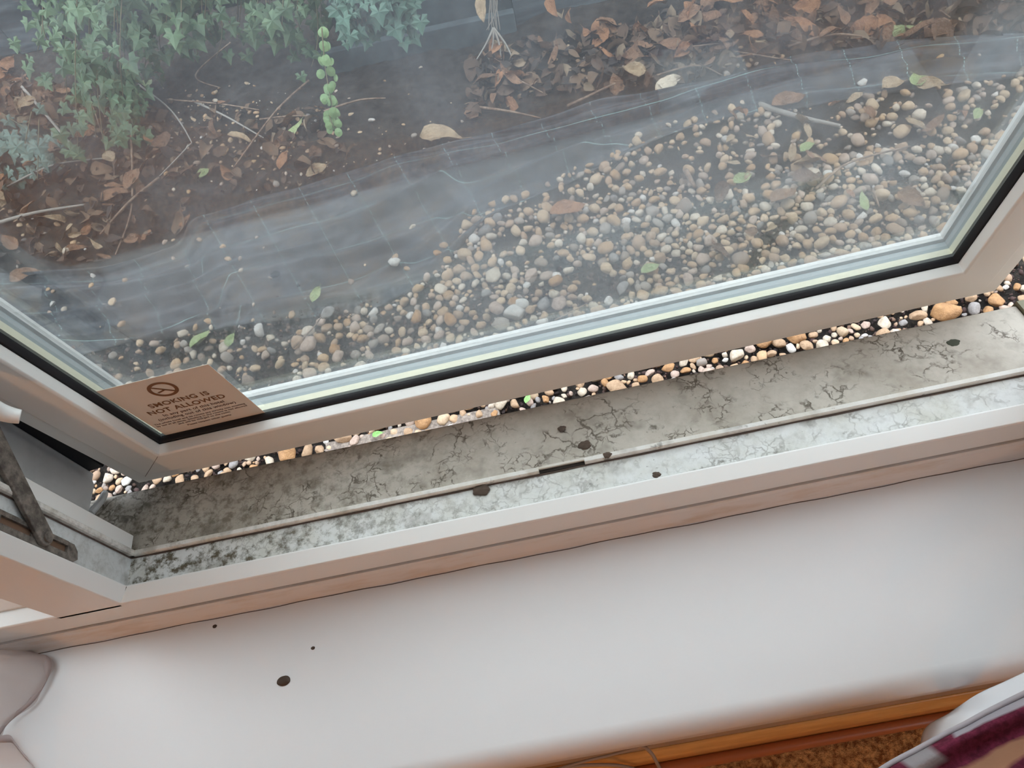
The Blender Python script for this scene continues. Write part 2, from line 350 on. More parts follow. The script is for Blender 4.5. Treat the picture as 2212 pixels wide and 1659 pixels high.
o = meshobj('gap_shade_gasket', *ring([(-.0225, .010), (.004, .0122), (.004, .040), (-.045, .040), (-.045, .026)]), mRub, sash)  # gasket widened in black to paint the shaded gap beside the mullion
o = meshobj('outer_flange', *ring([(-.047, .0405), (.004, .0405), (.004, .054), (-.047, .054)]), mPlClean, sash)
o = meshobj('glazing_gasket', *ring([(.0380, .0138), (.0455, .0145), (.0475, .0180), (.0475, .0218), (.038, .0218)]), mRub, sash); bevel(o, .0006)
meshobj('spacer_bar', *ring([(.038, .0262), (.0455, .0262), (.0455, .0335), (.038, .0335)]), mSpacer, sash)
meshobj('edge_seal', *ring([(.038, .0335), (.0450, .0335), (.0455, .0425), (.038, .0425)]), mSeal, sash)
meshobj('outer_bead', *ring([(.038, .0465), (.0460, .0465), (.0470, .0500), (.0440, .0560), (.038, .0560)]), mPlClean, sash)
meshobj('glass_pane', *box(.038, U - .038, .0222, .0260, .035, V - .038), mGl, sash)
meshobj('glass_pane', *box(.038, U - .038, .0426, .0464, .035, V - .038), mGc, sash)
# mitre lines of the sash
for a, b, r_ in (((0.0005, -.0001, -.0025), (.0412, -.0001, .0385), .00025), ((.0415, .0003, .0385), (.0438, .0136, .0408), .0005), ((U - .0415, .0003, .0385), (U - .0438, .0136, .0408), .0005)):
    meshobj('mitre_joint', *tube([a, b], r_, 5), mMuckShade, sash)
# handle tip above the left stile
hd = [(.012, -.030, .330), (.012, -.027, .290), (.012, -.020, .262), (.012, -.012, .246)]
hd = [tuple(map(float, at(px, py, .100, 1))) for px, py in ((-70, 862), (-30, 874), (0, 889), (25, 897), (44, 900))]
hv, hf = tube(spline(hd, 6), .0085, 12, .006)
o = meshobj('window_handle', hv, hf, mPlClean, None, True); tag(o, 'rounded white handle end at the upper left of the sash stile', 'window handle')

# no smoking card on the inner glass
mCard = newmat('card', (.70, .64, .57), .5); mInk = newmat('brown_ink', (.20, .085, .03), .6); mInk2 = newmat('grey_ink', (.15, .085, .07), .6)
card = meshobj('no_smoking_card', *box(0, .116, -.0004, 0, 0, .1165), mCard); card.matrix_world = SM @ Matrix.Translation((.0530, .0218, .0415)) @ Matrix.Rotation(math.radians(-1.2), 4, 'Y')
tag(card, 'square white no smoking notice stuck to the lower left corner of the sash glass', 'sign')
def ink(name, v, f, mat): o = meshobj(name, v, f, mat, card); return o
def letters(name, txt, x, z, size, mat, align='CENTER', sx_=1., off=0.):
    cu = bpy.data.curves.new('t', 'FONT'); cu.body = txt; cu.size = size; cu.align_x = align; cu.space_character = 1.08; cu.offset = off
    ob = bpy.data.objects.new('t', cu); COL.objects.link(ob); dg = bpy.context.evaluated_depsgraph_get()
    me = bpy.data.meshes.new_from_object(ob.evaluated_get(dg)); bpy.data.objects.remove(ob)
    me.transform(Matrix(((sx_, 0, 0, x), (0, 0, 0, -.0006), (0, 1, 0, z), (0, 0, 0, 1)))); me.name = name
    o = bpy.data.objects.new(name, me); COL.objects.link(o); me.materials.clear(); me.materials.append(mat); o.parent = card; return o
letters('lettering', 'SMOKING IS', .0555, .0640, .0112, mInk, off=.00028)
letters('lettering', 'NOT ALLOWED', .0560, .0510, .0112, mInk, off=.00028)
letters('small_print', 'In any part of this hotel', .0580, .0425, .0066, mInk2, off=.00015)
letters('small_print', '(including out of this window)', .0575, .0352, .0066, mInk2, off=.00015)
for i, tx in enumerate(('The whole hotel and its rooms are strictly non smoking', 'by law at all times. Smoking in the rooms is not allowed', 'and will be charged to the room')):
    letters('small_print', tx, .0560, .0285 - .0047 * i, .0042, mInk2, off=.0001)
letters('small_print', 'Please respect other guests', .0580, .0125, .0042, mInk2, off=.0001)
cxn, czn, RO, RI = .0545, .0930, .0145, .0108
vs, fs = [], []
for k in range(48):
    a = 2 * math.pi * k / 48
    for r_ in (RO, RI): vs.append((cxn + r_ * math.cos(a), -.0006, czn + r_ * math.sin(a)))
for k in range(48): k2 = (k + 1) % 48; fs.append((2 * k, 2 * k2, 2 * k2 + 1, 2 * k + 1))
def strip(a, b, w):
    a = Vector(a); b = Vector(b); n = (b - a).normalized(); n = Vector((-n.y, n.x)) * w / 2
    return [(p.x, -.00062, p.y) for p in (a - n, a + n, b + n, b - n)], [(0, 1, 2, 3)]
ink('no_smoking_symbol', *join([(vs, fs), strip((cxn - .0088, czn + .0078), (cxn + .0088, czn - .0078), .0024), strip((cxn - .0078, czn - .0045), (cxn + .002, czn - .0008), .0022)]), mInk)

# ------------------------------------------------------------------ garden ground
GZ = -.50
def gnd(px, py): p = at(px, py, GZ); return (p[0], p[1])
def inpoly(P, poly):
    poly = np.array(poly); x, y = P[:, 0], P[:, 1]; r = np.zeros(len(P), bool); j = len(poly) - 1
    for i in range(len(poly)):
        xi, yi = poly[i]; xj, yj = poly[j]
        c = ((yi > y) != (yj > y)) & (x < (xj - xi) * (y - yi) / (yj - yi + 1e-12) + xi); r ^= c; j = i
    return r
GR = [gnd(*p) for p in ((-200, 1180), (150, 1060), (150, 800), (420, 700), (640, 680), (850, 655), (950, 590), (1000, 480), (1180, 385), (1420, 275), (1700, 218), (2212, 165), (2600, 120), (2900, 700), (2300, 1300), (1000, 1500), (-100, 1500))]
MEM = [gnd(*p) for p in ((-200, 620), (100, 590), (395, 545), (410, 465), (700, 385), (830, 345), (1200, 255), (1450, 200), (1700, 120), (1950, 80), (2212, 60), (2500, 40), (2500, 130), (2212, 160), (1700, 215), (1420, 275), (1180, 385), (1000, 490), (960, 590), (850, 660), (600, 690), (380, 700), (150, 760), (-100, 760))]
def hsoil(x, y):
    h = .012 * np.sin(x * 5 + y * 3) + .008 * np.sin(x * 13 - y * 11) + .004 * np.sin(x * 31 + y * 27)
    return GZ - .02 + h * np.clip((y - .9) * 2, .2, 1) + np.clip(y - 1.9 - .35 * (x < -.5) * 0, 0, 9) * .12
mSoil = newmat('dark_soil', (.05, .035, .026), .95, .2); t = NT(mSoil); c = t.co()
a = t.noise(c, 26, 6, .7); b_ = t.noise(c, 140, 5, .75); cl_ = t.mix(t.mr(a, .38, .65), (.026, .022, .020), (.075, .064, .056))
cl_ = t.mix(t.mr(b_, .58, .68, 0, .8), cl_, (.20, .145, .10)); t.color(cl_); t.bump(b_, 1, .012)
gx = np.arange(-3.2, 3.2, .02); gy = np.arange(.11, 4.6, .02); X, Y = np.meshgrid(gx, gy)
Z = hsoil(X, Y) + rng.normal(0, .0022, X.shape)
nX, nY = len(gx), len(gy)
def gridfaces(nx, ny): return [(j * nx + i, j * nx + i + 1, (j + 1) * nx + i + 1, (j + 1) * nx + i) for j in range(ny - 1) for i in range(nx - 1)]
o = sheetobj('garden_soil', np.stack([X.ravel(), Y.ravel(), Z.ravel()], 1), gridfaces(nX, nY), mSoil); tag(o, 'dark brown bare soil of the garden bed beyond the window', None, None, 'structure')

# weed membrane: a rumpled woven sheet in strips laid along the bed
mMem = newmat('woven_membrane', (.05, .055, .062), .75, .12); t = NT(mMem)
uv = t.n('ShaderNodeUVMap'); uv.uv_map = 'UVMap'; s_ = t.n('ShaderNodeSeparateXYZ'); t.l(uv.outputs[0], s_.inputs[0])
def lines(sock, per, wd, off=0.):
    fr_ = t.math('FRACT', t.math('ADD', t.math('DIVIDE', sock, per), off)); return t.math('LESS_THAN', fr_, wd)
wvA = t.math('MULTIPLY', lines(s_.outputs[0], .0045, .5), lines(s_.outputs[1], .003, .5)); c = t.co()
base = t.mix(t.mr(t.noise(c, 30, 5), .4, .65), (.018, .021, .028), (.060, .065, .076))
base = t.mix(t.math('MULTIPLY', wvA, .5), base, (.16, .165, .17))
base = t.mix(t.math('MULTIPLY', t.mr(t.noise(c, 7, 5, .7), .50, .62), .75), base, (.085, .066, .052))
mpn = t.n('ShaderNodeMapping'); mpn.inputs['Scale'].default_value = (1.6, 26, 1); t.l(uv.outputs[0], mpn.inputs[0])
base = t.mix(t.math('MULTIPLY', t.mr(t.noise(mpn.outputs[0], 1.5, 5, .65, .8), .50, .64), .55), base, (.115, .12, .135))  # streaks along the strip put fold sheen into the colour, besides dust
gln = t.math('MULTIPLY', t.math('MAXIMUM', lines(s_.outputs[1], .125, .012, .62), t.math('MULTIPLY', lines(s_.outputs[0], .14, .013), lines(s_.outputs[1], .009, .6))), .9)
base = t.mix(gln, base, (.24, .36, .35)); t.color(base); t.bump(t.noise(c, 60, 4), .4, .004)
top = [(-260, 600), (60, 590), (230, 580), (395, 530), (412, 466), (700, 385), (830, 345), (1200, 255), (1450, 196), (1700, 125), (1950, 82), (2212, 60), (2600, 30)]
bot = [(-260, 860), (0, 800), (150, 770), (330, 735), (520, 700), (800, 668), (930, 600), (1060, 470), (1300, 360), (1500, 272), (1800, 215), (2212, 160), (2600, 120)]
def resample(pts, n):
    P = np.array([gnd(*p) for p in pts]); s = np.r_[0, np.cumsum(np.hypot(*np.diff(P, axis=0).T))]; q = np.linspace(0, s[-1], n)
    return np.stack([np.interp(q, s, P[:, 0]), np.interp(q, s, P[:, 1])], 1), q
nu, nv = 460, 110
T, qs = resample(top, nu); B, _ = resample(bot, nu)
ker = np.ones(9) / 9
for A in (T, B):
    for k in range(2): A[4:-4, k] = np.convolve(A[:, k], ker, 'valid')
vv = np.linspace(0, 1, nv); VX = []; UV = []
ridges = [(.00, .013, .012), (.22, .010, .030), (.40, .020, .040), (.52, .012, .022), (.66, .016, .035), (.83, .011, .03), (.97, .010, .02)]
for i in range(nu):
    wid = np.hypot(*(T[i] - B[i]))
    for k, v_ in enumerate(vv):
        p = T[i] * (1 - v_) + B[i] * v_; h = 0; taper = 1 if T[i][0] < .3 else max(.25, 1 - (T[i][0] - .3) * 1.2)
        for j, (c0_, hh, ww) in enumerate(ridges):
            cc = c0_ + .06 * math.sin(qs[i] * (1.3 + .4 * j) + j * 2.1); am = .45 + .55 * math.sin(qs[i] * (2.1 + .7 * j) + j) ** 2
            dd_ = (v_ - cc) * wid / (ww * (.85 if v_ < cc else .30)); h += hh * am * 2.0 * math.exp(-dd_ * dd_) * taper
        h += .0025 * math.sin(qs[i] * 23 + v_ * 9) * math.sin(v_ * 31 + qs[i] * 3) + .003 * math.sin(qs[i] * 9 - v_ * 14)
        VX.append((p[0], p[1], float(hsoil(p[0], p[1])) * .4 + GZ * .6 + .004 + h - .004 * (k in (0, nv - 1)))); UV.append((qs[i], v_ * wid))
o = sheetobj('weed_membrane', VX, gridfaces(nv, nu), mMem); uvl = o.data.uv_layers.new(name='UVMap')
li = np.empty(len(o.data.loops), int); o.data.loops.foreach_get('vertex_index', li); uvl.data.foreach_set('uv', np.array(UV)[li].astype(np.float32).ravel())
m = o.modifiers.new('s', 'SOLIDIFY'); m.thickness = .0012
tag(o, 'wrinkled black woven weed membrane strip running between the gravel and the soil bank', 'ground sheet')
VXa = np.array(VX)

# footing strip close to the wall
mConc = newmat('pale_concrete', (.24, .19, .16), .9); t = NT(mConc); n = t.noise(t.co(), 120, 5, .7); t.color(t.mix(t.mr(n, .4, .62), (.12, .095, .08), (.26, .215, .18))); t.bump(n, .6, .004)
o = meshobj('concrete_footing', *join([box(-.50, -.12, .11, .500, GZ - .06, GZ + .003), box(.06, .20, .11, .478, GZ - .06, GZ + .004), box(-1.3, -.86, .11, .478, GZ - .06, GZ + .004)]), mConc); tag(o, 'pale concrete footing edge showing below the outer cill', None, None, 'structure'); bevel(o, .004)

# ---------------------------------------------------------------- pebbles
def ico(sub):
    bm = bmesh.new(); bmesh.ops.create_icosphere(bm, subdivisions=sub, radius=1); v = np.array([q.co[:] for q in bm.verts]); f = np.array([[a.index for a in q.verts] for q in bm.faces]); bm.free(); return v, f
def flint(sub, seed, ang=.7):
    r = np.random.default_rng(seed); v, f = ico(sub); v = v.copy()
    for k in range(r.integers(5, 10)):
        n = r.normal(size=3); n /= np.linalg.norm(n); d = r.uniform(.50, .88) if r.random() < ang else .9
        q = v @ n; ex = np.clip(q - d, 0, None); v -= np.outer(ex * .88, n)
    s = np.array([1, r.uniform(.62, .92), r.uniform(.42, .66)]); v = v * s
    v *= 1 + .05 * np.sin(v[:, [1]] * 5 + seed) * np.cos(v[:, [0]] * 4)
    v -= (v.max(0) + v.min(0)) / 2; v /= np.abs(v).max(); return v, f
def rots(n, r, tilt=.35):
    a = r.uniform(0, 2 * np.pi, n); bx = r.normal(0, tilt, n); by = r.normal(0, tilt, n)
    out = []
    for i in range(n): out.append(np.array(Euler((bx[i], by[i], a[i])).to_matrix()))
    return np.array(out)
PAL = np.array([(.54, .36, .22), (.62, .46, .31), (.46, .31, .21), (.66, .57, .47), (.36, .32, .29), (.46, .28, .15), (.72, .69, .66), (.52, .40, .33), (.30, .23, .19), (.24, .23, .23), (.55, .36, .20)])
PW = np.array([.18, .18, .13, .10, .08, .07, .04, .10, .06, .03, .03])
mGrav = newmat('gravel_stone', (.5, .4, .3), .75, .3); t = NT(mGrav)
va = t.n('ShaderNodeVertexColor'); va.layer_name = 'Col'; n = t.noise(t.co(), 210, 4, .65)
t.color(t.mix(t.mr(n, .42, .68, 0, .55), va.outputs[0], (.24, .16, .11))); t.bump(n, .35, .002)
def cloud(name, P, rad, temps, mat, tilt=.35, pal=PAL, pw=PW, jit=.13):
    n = len(P); VV, FF, CC = [], [], []; off = 0; which = rng.integers(0, len(temps), n); Rr = rots(n, rng, tilt)
    for k, (tv, tf) in enumerate(temps):
        idx = np.where(which == k)[0]
        if not len(idx): continue
        q = np.einsum('nij,vj->nvi', Rr[idx], tv) * rad[idx][:, None, None] + P[idx][:, None, :]
        VV.append(q.reshape(-1, 3)); nvv = len(tv)
        FF.append((tf[None] + (np.arange(len(idx)) * nvv)[:, None, None] + off).reshape(-1, 3)); off += len(idx) * nvv
        c_ = .72 * pal[rng.choice(len(pal), len(idx), p=pw)] * rng.uniform(1 - jit, 1 + jit, (len(idx), 1)); CC.append(np.repeat(c_, nvv, 0))
    VV = np.concatenate(VV); FF = np.concatenate(FF); CC = np.concatenate(CC)
    me = bpy.data.meshes.new(name); me.vertices.add(len(VV)); me.vertices.foreach_set('co', VV.astype(np.float32).ravel())
    me.loops.add(len(FF) * 3); me.loops.foreach_set('vertex_index', FF.astype(np.int32).ravel()); me.polygons.add(len(FF))
    me.polygons.foreach_set('loop_start', np.arange(0, len(FF) * 3, 3, dtype=np.int32)); me.polygons.foreach_set('use_smooth', np.ones(len(FF), bool)); me.update(calc_edges=True)
    ca = me.color_attributes.new('Col', 'FLOAT_COLOR', 'POINT'); ca.data.foreach_set('color', np.c_[CC, np.ones(len(CC))].astype(np.float32).ravel())
    me.materials.append(mat); o = bpy.data.objects.new(name, me); COL.objects.link(o); return o
# individual stones first: the strip seen below the sash, then the nearest ones through the glass
def toPx(P):
    c = (P - CAM) @ R.T; return np.stack([1106 + F * c[:, 0] / c[:, 2], 829.5 + F * c[:, 1] / c[:, 2]], 1), c[:, 2]
MATS = {}
for nm, c_, c2 in (('tan', (.56, .38, .24), (.40, .25, .15)), ('cream', (.70, .60, .48), (.50, .40, .30)), ('white', (.80, .77, .73), (.58, .54, .50)), ('grey', (.38, .35, .34), (.26, .24, .23)), ('orange brown', (.56, .31, .14), (.36, .19, .09)), ('pinkish beige', (.60, .45, .37), (.44, .32, .26))):
    m = newmat('stone_' + nm.replace(' ', '_'), c_, .7, .35); t = NT(m); c_ = tuple(.70 * q for q in c_); c2 = tuple(.66 * q for q in c2); n = t.noise(t.co(), 1.6, 6, .7); t.color(t.mix(t.mr(n, .38, .66), c_, c2)); t.bump(t.noise(t.co(), 6, 4), .3, .05); MATS[nm] = m
names = list(MATS); nw = [.32, .16, .05, .11, .17, .19]
FL = [flint(3, 100 + k, .75) for k in range(14)]; FM = {}
def flmesh(k, nm):
    if (k, nm) not in FM:
        v, f = FL[k]; me = bpy.data.meshes.new('pebble'); me.from_pydata(v.tolist(), [], f.tolist()); me.polygons.foreach_set('use_smooth', [True] * len(f)); me.materials.append(MATS[nm]); me.update(); FM[(k, nm)] = me
    return FM[(k, nm)]
IND = []   # x,y,r
def pebble(x, y, r, nm, label, group, k=None, z=None, rz=None, name='pebble', cat='stone'):
    k = rng.integers(0, len(FL)) if k is None else k
    o = bpy.data.objects.new(name, flmesh(int(k), nm)); COL.objects.link(o)
    zr = FL[int(k)][0][:, 2].max()
    o.scale = (r,) * 3; o.rotation_euler = (rng.normal(0, .12), rng.normal(0, .12), rng.uniform(0, 6.28) if rz is None else rz)
    o.location = (x, y, (GZ - .003 if z is None else z) + zr * r * .75)
    if group: tag(o, label, cat, group)
    else: tag(o, label, cat)
    IND.append((x, y, r)); return o
# singled-out stones: pixel, colour, radius, label
SPEC = [((622, 980), 'orange brown', .027, 'large flat golden flint against the outer cill, below the sash'),
 ((742, 944), 'tan', .023, 'large broad tan flint in the gap left of the heart shaped stone'),
 ((768, 953), 'pinkish beige', .013, 'rounded brown heart shaped stone beside the large tan flint'),
 ((705, 954), 'white', .007, 'small white angular stone on bare soil in the gap'),
 ((915, 912), 'orange brown', .020, 'long brown pod shaped stone lying across the concrete edge'),
 ((1258, 848), 'cream', .013, 'square pale cream stone in the middle of the gap'),
 ((1308, 828), 'orange brown', .011, 'round golden brown pebble right of the square cream stone'),
 ((1178, 863), 'orange brown', .010, 'smooth round orange pebble right of the green leaf in the gap'),
 ((2040, 680), 'orange brown', .028, 'large ribbed orange shell shaped stone near the right end of the cill'),
 ((1982, 682), 'tan', .017, 'square tan stone left of the ribbed orange stone'),
 ((1590, 770), 'cream', .018, 'pointed oval cream stone in the right half of the gap'),
 ((1443, 795), 'orange brown', .014, 'oval orange brown pebble in the gap under the sash middle'),
 ((1910, 700), 'cream', .016, 'long flat cream stone left of the square tan stone'),
 ((1708, 754), 'white', .011, 'white sharp edged stone touching the outer cill'),
 ((342, 1037), 'tan', .014, 'upright rounded tan stone just below the sash corner'),
 ((275, 1040), 'white', .012, 'white rough stone near the left end of the cill'),
 ((505, 1003), 'grey', .012, 'blue grey stone at the edge of the cill, left part of the gap'),
 ((845, 565), 'white', .010, 'small pale oval stone, left of the three on the membrane'),
 ((856, 562), 'tan', .012, 'tan stone, uppermost of the three on the membrane'),
 ((858, 579), 'white', .015, 'largest white stone of the three on the membrane'),
 ((893, 497), 'cream', .010, 'single cream stone on the membrane above the trio'),
 ((948, 552), 'orange brown', .012, 'bright orange stone on the membrane edge near the gravel'),
 ((960, 532), 'tan', .013, 'rounded tan stone on the membrane edge beside the bright orange one'),
 ((765, 418), 'cream', .012, 'speckled cream stone on the upper part of the membrane'),
 ((115, 656), 'white', .011, 'white stone alone on the dark ground at the far left'),
 ((1112, 680), 'white', .026, 'large white egg shaped stone near the sash bead'),
 ((1127, 662), 'white', .018, 'white angular stone touching the large white egg shaped stone'),
 ((1175, 658), 'grey', .018, 'smooth grey oval stone right of the white egg shaped stone'),
 ((1113, 657), 'orange brown', .018, 'banded orange brown stone above the white egg shaped stone'),
 ((1148, 600), 'pinkish beige', .020, 'pinkish brown stone in the gravel above the white egg shaped stone'),
 ((1138, 618), 'white', .012, 'small white stone below the pinkish brown stone'),
 ((1788, 377), 'white', .012, 'bright white stone near the dark twig on the right'),
 ((1862, 180), 'white', .012, 'bright white stone at the edge of the membrane, upper right')]
for (px, py), nm, r, lb in SPEC:
    x, y = gnd(px, py); z = GZ + .004 if 'membrane' in lb and 'edge of' not in lb else GZ - .002
    if 'on the membrane' in lb or 'upper part' in lb:
        j = np.argmin(np.hypot(VXa[:, 0] - x, VXa[:, 1] - y)); z = VXa[j, 2] - .002
    pebble(x, y, r, nm, lb, None, z=z)
    if 'pod' in lb: bpy.data.objects[-1] if False else None
cand = []
for i in range(9000):
    x = rng.uniform(-1.15, 1.1); y = rng.uniform(.36, .95); r = float(np.clip(rng.gamma(6, .0020), .0055, .022)); cand.append((x, y, r))
cand = np.array(cand); px_, dz = toPx(np.c_[cand[:, 0], cand[:, 1], np.full(len(cand), GZ)])
sashline = 991 + (px_[:, 0] - 500) * (784 - 991) / 912.; gap = (px_[:, 1] > sashline - 4) & (px_[:, 1] < 1082 + (px_[:, 0] - 190) * -.2102 + 4) & (px_[:, 0] > 185) & (px_[:, 0] < 2240)
ninst = 0
def free(x, y, r, k=.82):
    if not IND: return True
    A = np.array(IND); return not np.any(np.hypot(A[:, 0] - x, A[:, 1] - y) < (A[:, 2] + r) * k)
for i in np.where(gap)[0]:
    if ninst > 235: break
    x, y, r = cand[i]
    if abs(x + .31) < .17 and y < .52 and rng.random() < .8: continue
    if free(x, y, r):
        nm = names[rng.choice(len(names), p=nw)]; side = 'left' if px_[i, 0] < 900 else ('middle' if px_[i, 0] < 1500 else 'right'); sz_ = 'small' if r < .009 else ('large' if r > .015 else 'medium')
        pebble(x, y, r, nm, f'{sz_} {nm} pebble in the {side} of the gap between sash and cill', f'{sz_} {nm} pebbles in the {side} of the gap'); ninst += 1
GRa = np.array(GR)
sel = np.where(~gap & inpoly(cand[:, :2], GR) & (px_[:, 0] > 560) & (px_[:, 1] > 600) & (px_[:, 1] < 860 - .229 * (px_[:, 0] - 560) + 4) & (cand[:, 2] > .012))[0]
n2 = 0
for i in sel:
    if n2 > 30: break
    x, y, r = cand[i]
    if free(x, y, r):
        nm = names[rng.choice(len(names), p=nw)]; sz_ = 'large' if r > .016 else 'medium'
        pebble(x, y, r, nm, f'{sz_} {nm} pebble in the gravel seen through the lower glass', f'{sz_} {nm} pebbles behind the lower glass', z=GZ + .004); n2 += 1
# the countless rest
IA = np.array(IND)
def scatter(n, x0, x1, y0, y1, rmean, rmin, rmax, poly, keep=1.):
    P = np.c_[rng.uniform(x0, x1, n), rng.uniform(y0, y1, n)]; r = np.clip(rng.gamma(6, rmean / 6, n), rmin, rmax)
    wob = .03 * np.sin(P[:, 0] * 9) + .02 * np.sin(P[:, 0] * 23 + P[:, 1] * 17)
    k = inpoly(P + np.c_[wob, wob], poly); P, r = P[k], r[k]
    # grid based thinning so stones hardly interpenetrate
    keepi = []; grid = {}; cs = .03
    order = np.argsort(-r)
    for (x, y, rr) in IND: grid.setdefault((int(x // cs), int(y // cs)), []).append((x, y, rr))
    for i in order:
        x, y = P[i]; rr = r[i]; gx_, gy_ = int(x // cs), int(y // cs); ok = True
        for a in (-1, 0, 1):
            for b in (-1, 0, 1):
                for (qx, qy, qr) in grid.get((gx_ + a, gy_ + b), ()):
                    if (qx - x) ** 2 + (qy - y) ** 2 < ((qr + rr) * .74) ** 2: ok = False; break
                if not ok: break
            if not ok: break
        if ok: grid.setdefault((gx_, gy_), []).append((x, y, rr)); keepi.append(i)
    return P[keepi], r[keepi]
Pn, rn = scatter(80000, -1.6, 2.2, .26, 1.75, .0078, .003, .020, GR)
# bare patches where soil shows
bare = (np.sin(Pn[:, 0] * 7 + 1) * np.sin(Pn[:, 1] * 9 + Pn[:, 0] * 3) + .5 * np.sin(Pn[:, 0] * 19 + Pn[:, 1] * 23))
pxx, _ = toPx(np.c_[Pn, np.full(len(Pn), GZ)])
gapn = (pxx[:, 1] > 991 + (pxx[:, 0] - 500) * (784 - 991) / 912.)
leftthin = (pxx[:, 0] < 640) & (pxx[:, 1] < 860) & ~gapn; topthin = (pxx[:, 1] < 470 - (pxx[:, 0] - 1000) * .16)
k = rng.random(len(Pn)) < np.where(gapn, .62, np.where(leftthin, .34, np.where(topthin, .5, .86)))
k &= ~((bare > .95) & (rng.random(len(Pn)) < .6)); Pn, rn = Pn[k], rn[k]
g = cloud('gravel', np.c_[Pn, np.full(len(Pn), GZ - .004) + rn * .35 + rng.uniform(0, .004, len(Pn))], rn, [flint(2, 300 + k) for k in range(18)], mGrav)
tag(g, 'bed of tan and grey pea gravel on the soil outside the window', 'gravel', None, 'stuff')
# second, sparse layer on top in the dense area
k = (rng.random(len(Pn)) < .22) & (rn < .012)
# scattered stones over the membrane and soil
ALLP = [gnd(*p) for p in ((-200, 900), (-200, 560), (380, 470), (1000, 300), (2212, 60), (2212, 300), (1000, 600), (500, 800))]
P3, r3 = scatter(2600, -2, 2, .8, 2.2, .0075, .003, .014, ALLP); pxx, _ = toPx(np.c_[P3, np.full(len(P3), GZ)])
pr_ = np.where(pxx[:, 0] < 600, .22, .05) * (pxx[:, 1] > 480) + .035; k = rng.random(len(P3)) < pr_; P3, r3 = P3[k], r3[k]
zz = np.array([VXa[np.argmin(np.hypot(VXa[:, 0] - a_, VXa[:, 1] - b_)), 2] for a_, b_ in P3])
P4 = np.c_[rng.uniform(-2.2, 1.9, 5200), rng.uniform(1.2, 2.6, 5200)]; r4 = np.clip(rng.gamma(3, .0017, 5200), .0015, .011)
BANK = [gnd(*p) for p in ((-300, 560), (380, 465), (840, 345), (1450, 195), (2300, 60), (2300, -100), (1300, 60), (700, 160), (300, 200), (-300, 200))]
k = inpoly(P4, BANK) & (np.sin(P4[:, 0] * 5 + P4[:, 1] * 7) + rng.normal(0, .5, 5200) > .1); P4, r4 = P4[k], r4[k]
g = cloud('stray_gravel', np.r_[np.c_[P3, zz + r3 * .3], np.c_[P4, hsoil(P4[:, 0], P4[:, 1]) + .002]], np.r_[r3, r4], [flint(2, 400 + k) for k in range(8)], mGrav)
tag(g, 'stray small stones and grit on the soil bank and the membrane', 'grit', None, 'stuff')
# dark crumbs of bark and earth in the bare gap
P5 = np.c_[rng.uniform(-1.2, 1.3, 16000), rng.uniform(.3, .95, 16000)]; r5 = np.clip(rng.gamma(3, .0012, 16000), .001, .007)
mCr = newmat('earth_crumb', (.05, .03, .025), .95); t = NT(mCr); va = t.n('ShaderNodeVertexColor'); va.layer_name = 'Col'; t.color(va.outputs[0])
g = cloud('earth_crumbs', np.c_[P5, np.full(len(P5), GZ - .014) + rng.uniform(0, .010, 16000)], r5, [flint(1, 500 + k) for k in range(6)], mCr, .8, np.array([(.075, .042, .038), (.12, .072, .056), (.040, .026, .025), (.22, .13, .09)]), np.array([.4, .3, .2, .1]))
tag(g, 'dark crumbs of earth and bark between the pebbles', 'earth crumbs', None, 'stuff')

# ---------------------------------------------------------------- leaves
def leafmat(name, a, b, tl_=.25):
    m = newmat(name, a, .65, .3); t = NT(m); c = t.co(); n = t.noise(c, 2.2, 5, .6); col = t.mix(t.mr(n, .35, .65), a, b); t.color(col); t.bump(t.noise(c, 5, 4), .5, .05); return m
LM = {'brown': leafmat('leaf_brown', (.25, .14, .085), (.15, .085, .055)), 'rust orange': leafmat('leaf_rust', (.33, .165, .085), (.22, .105, .06)),
      'pale tan': leafmat('leaf_tan', (.40, .30, .20), (.26, .185, .12)), 'dark brown': leafmat('leaf_dark', (.15, .085, .055), (.08, .045, .03)),
      'pale green': leafmat('leaf_green', (.27, .35, .16), (.33, .36, .19)), 'bleached cream': leafmat('leaf_cream', (.72, .64, .52), (.52, .42, .32)), 'bright green': leafmat('leaf_bright', (.22, .50, .13), (.32, .55, .22))}
def leafgeo(seed, wd=.55, curl=.5, n=11, m_=7):
    r = np.random.default_rng(seed); V_, F_ = [], []; tw = r.uniform(-.6, .6); cu = r.uniform(-1, 1) * curl; fo = r.uniform(.1, .9) * curl
    for i in range(n):
        s = i / (n - 1); w = wd * (math.sin(math.pi * min(1, s ** .8)) ** .75) * .5 * (1 - .25 * s) + .006
        for j in range(m_):
            q = j / (m_ - 1) * 2 - 1; jag = 1 + .07 * math.sin(i * 2.9 + seed) * (abs(q) > .9)
            x = (s - .5) * 1.; y = q * w * jag; z = abs(q) * w * fo * 1.4 + cu * (s - .5) ** 2 * 1.2 + .03 * math.sin(s * 9 + q * 3 + seed) + tw * q * w * (s - .5)
            V_.append((x, y, z))
    for i in range(n - 1):
        for j in range(m_ - 1): F_.append((i * m_ + j, i * m_ + j + 1, (i + 1) * m_ + j + 1, (i + 1) * m_ + j))
    k = len(V_); st = [(.5, 0), (.6, .02), (.72, .05)]
    for (x, y) in st: V_ += [(x, y - .008, cu * .3), (x, y + .008, cu * .3)]
    F_ += [(k, k + 1, k + 3, k + 2), (k + 2, k + 3, k + 5, k + 4)]
    V_ = np.array(V_); V_[:, 2] -= V_[:, 2].min(); return V_, F_
LG = [leafgeo(10 + k, [.5, .62, .42, .7, .35][k % 5], [.35, .8, .2, .6, 1.1][k % 5]) for k in range(15)]; LMH = {}
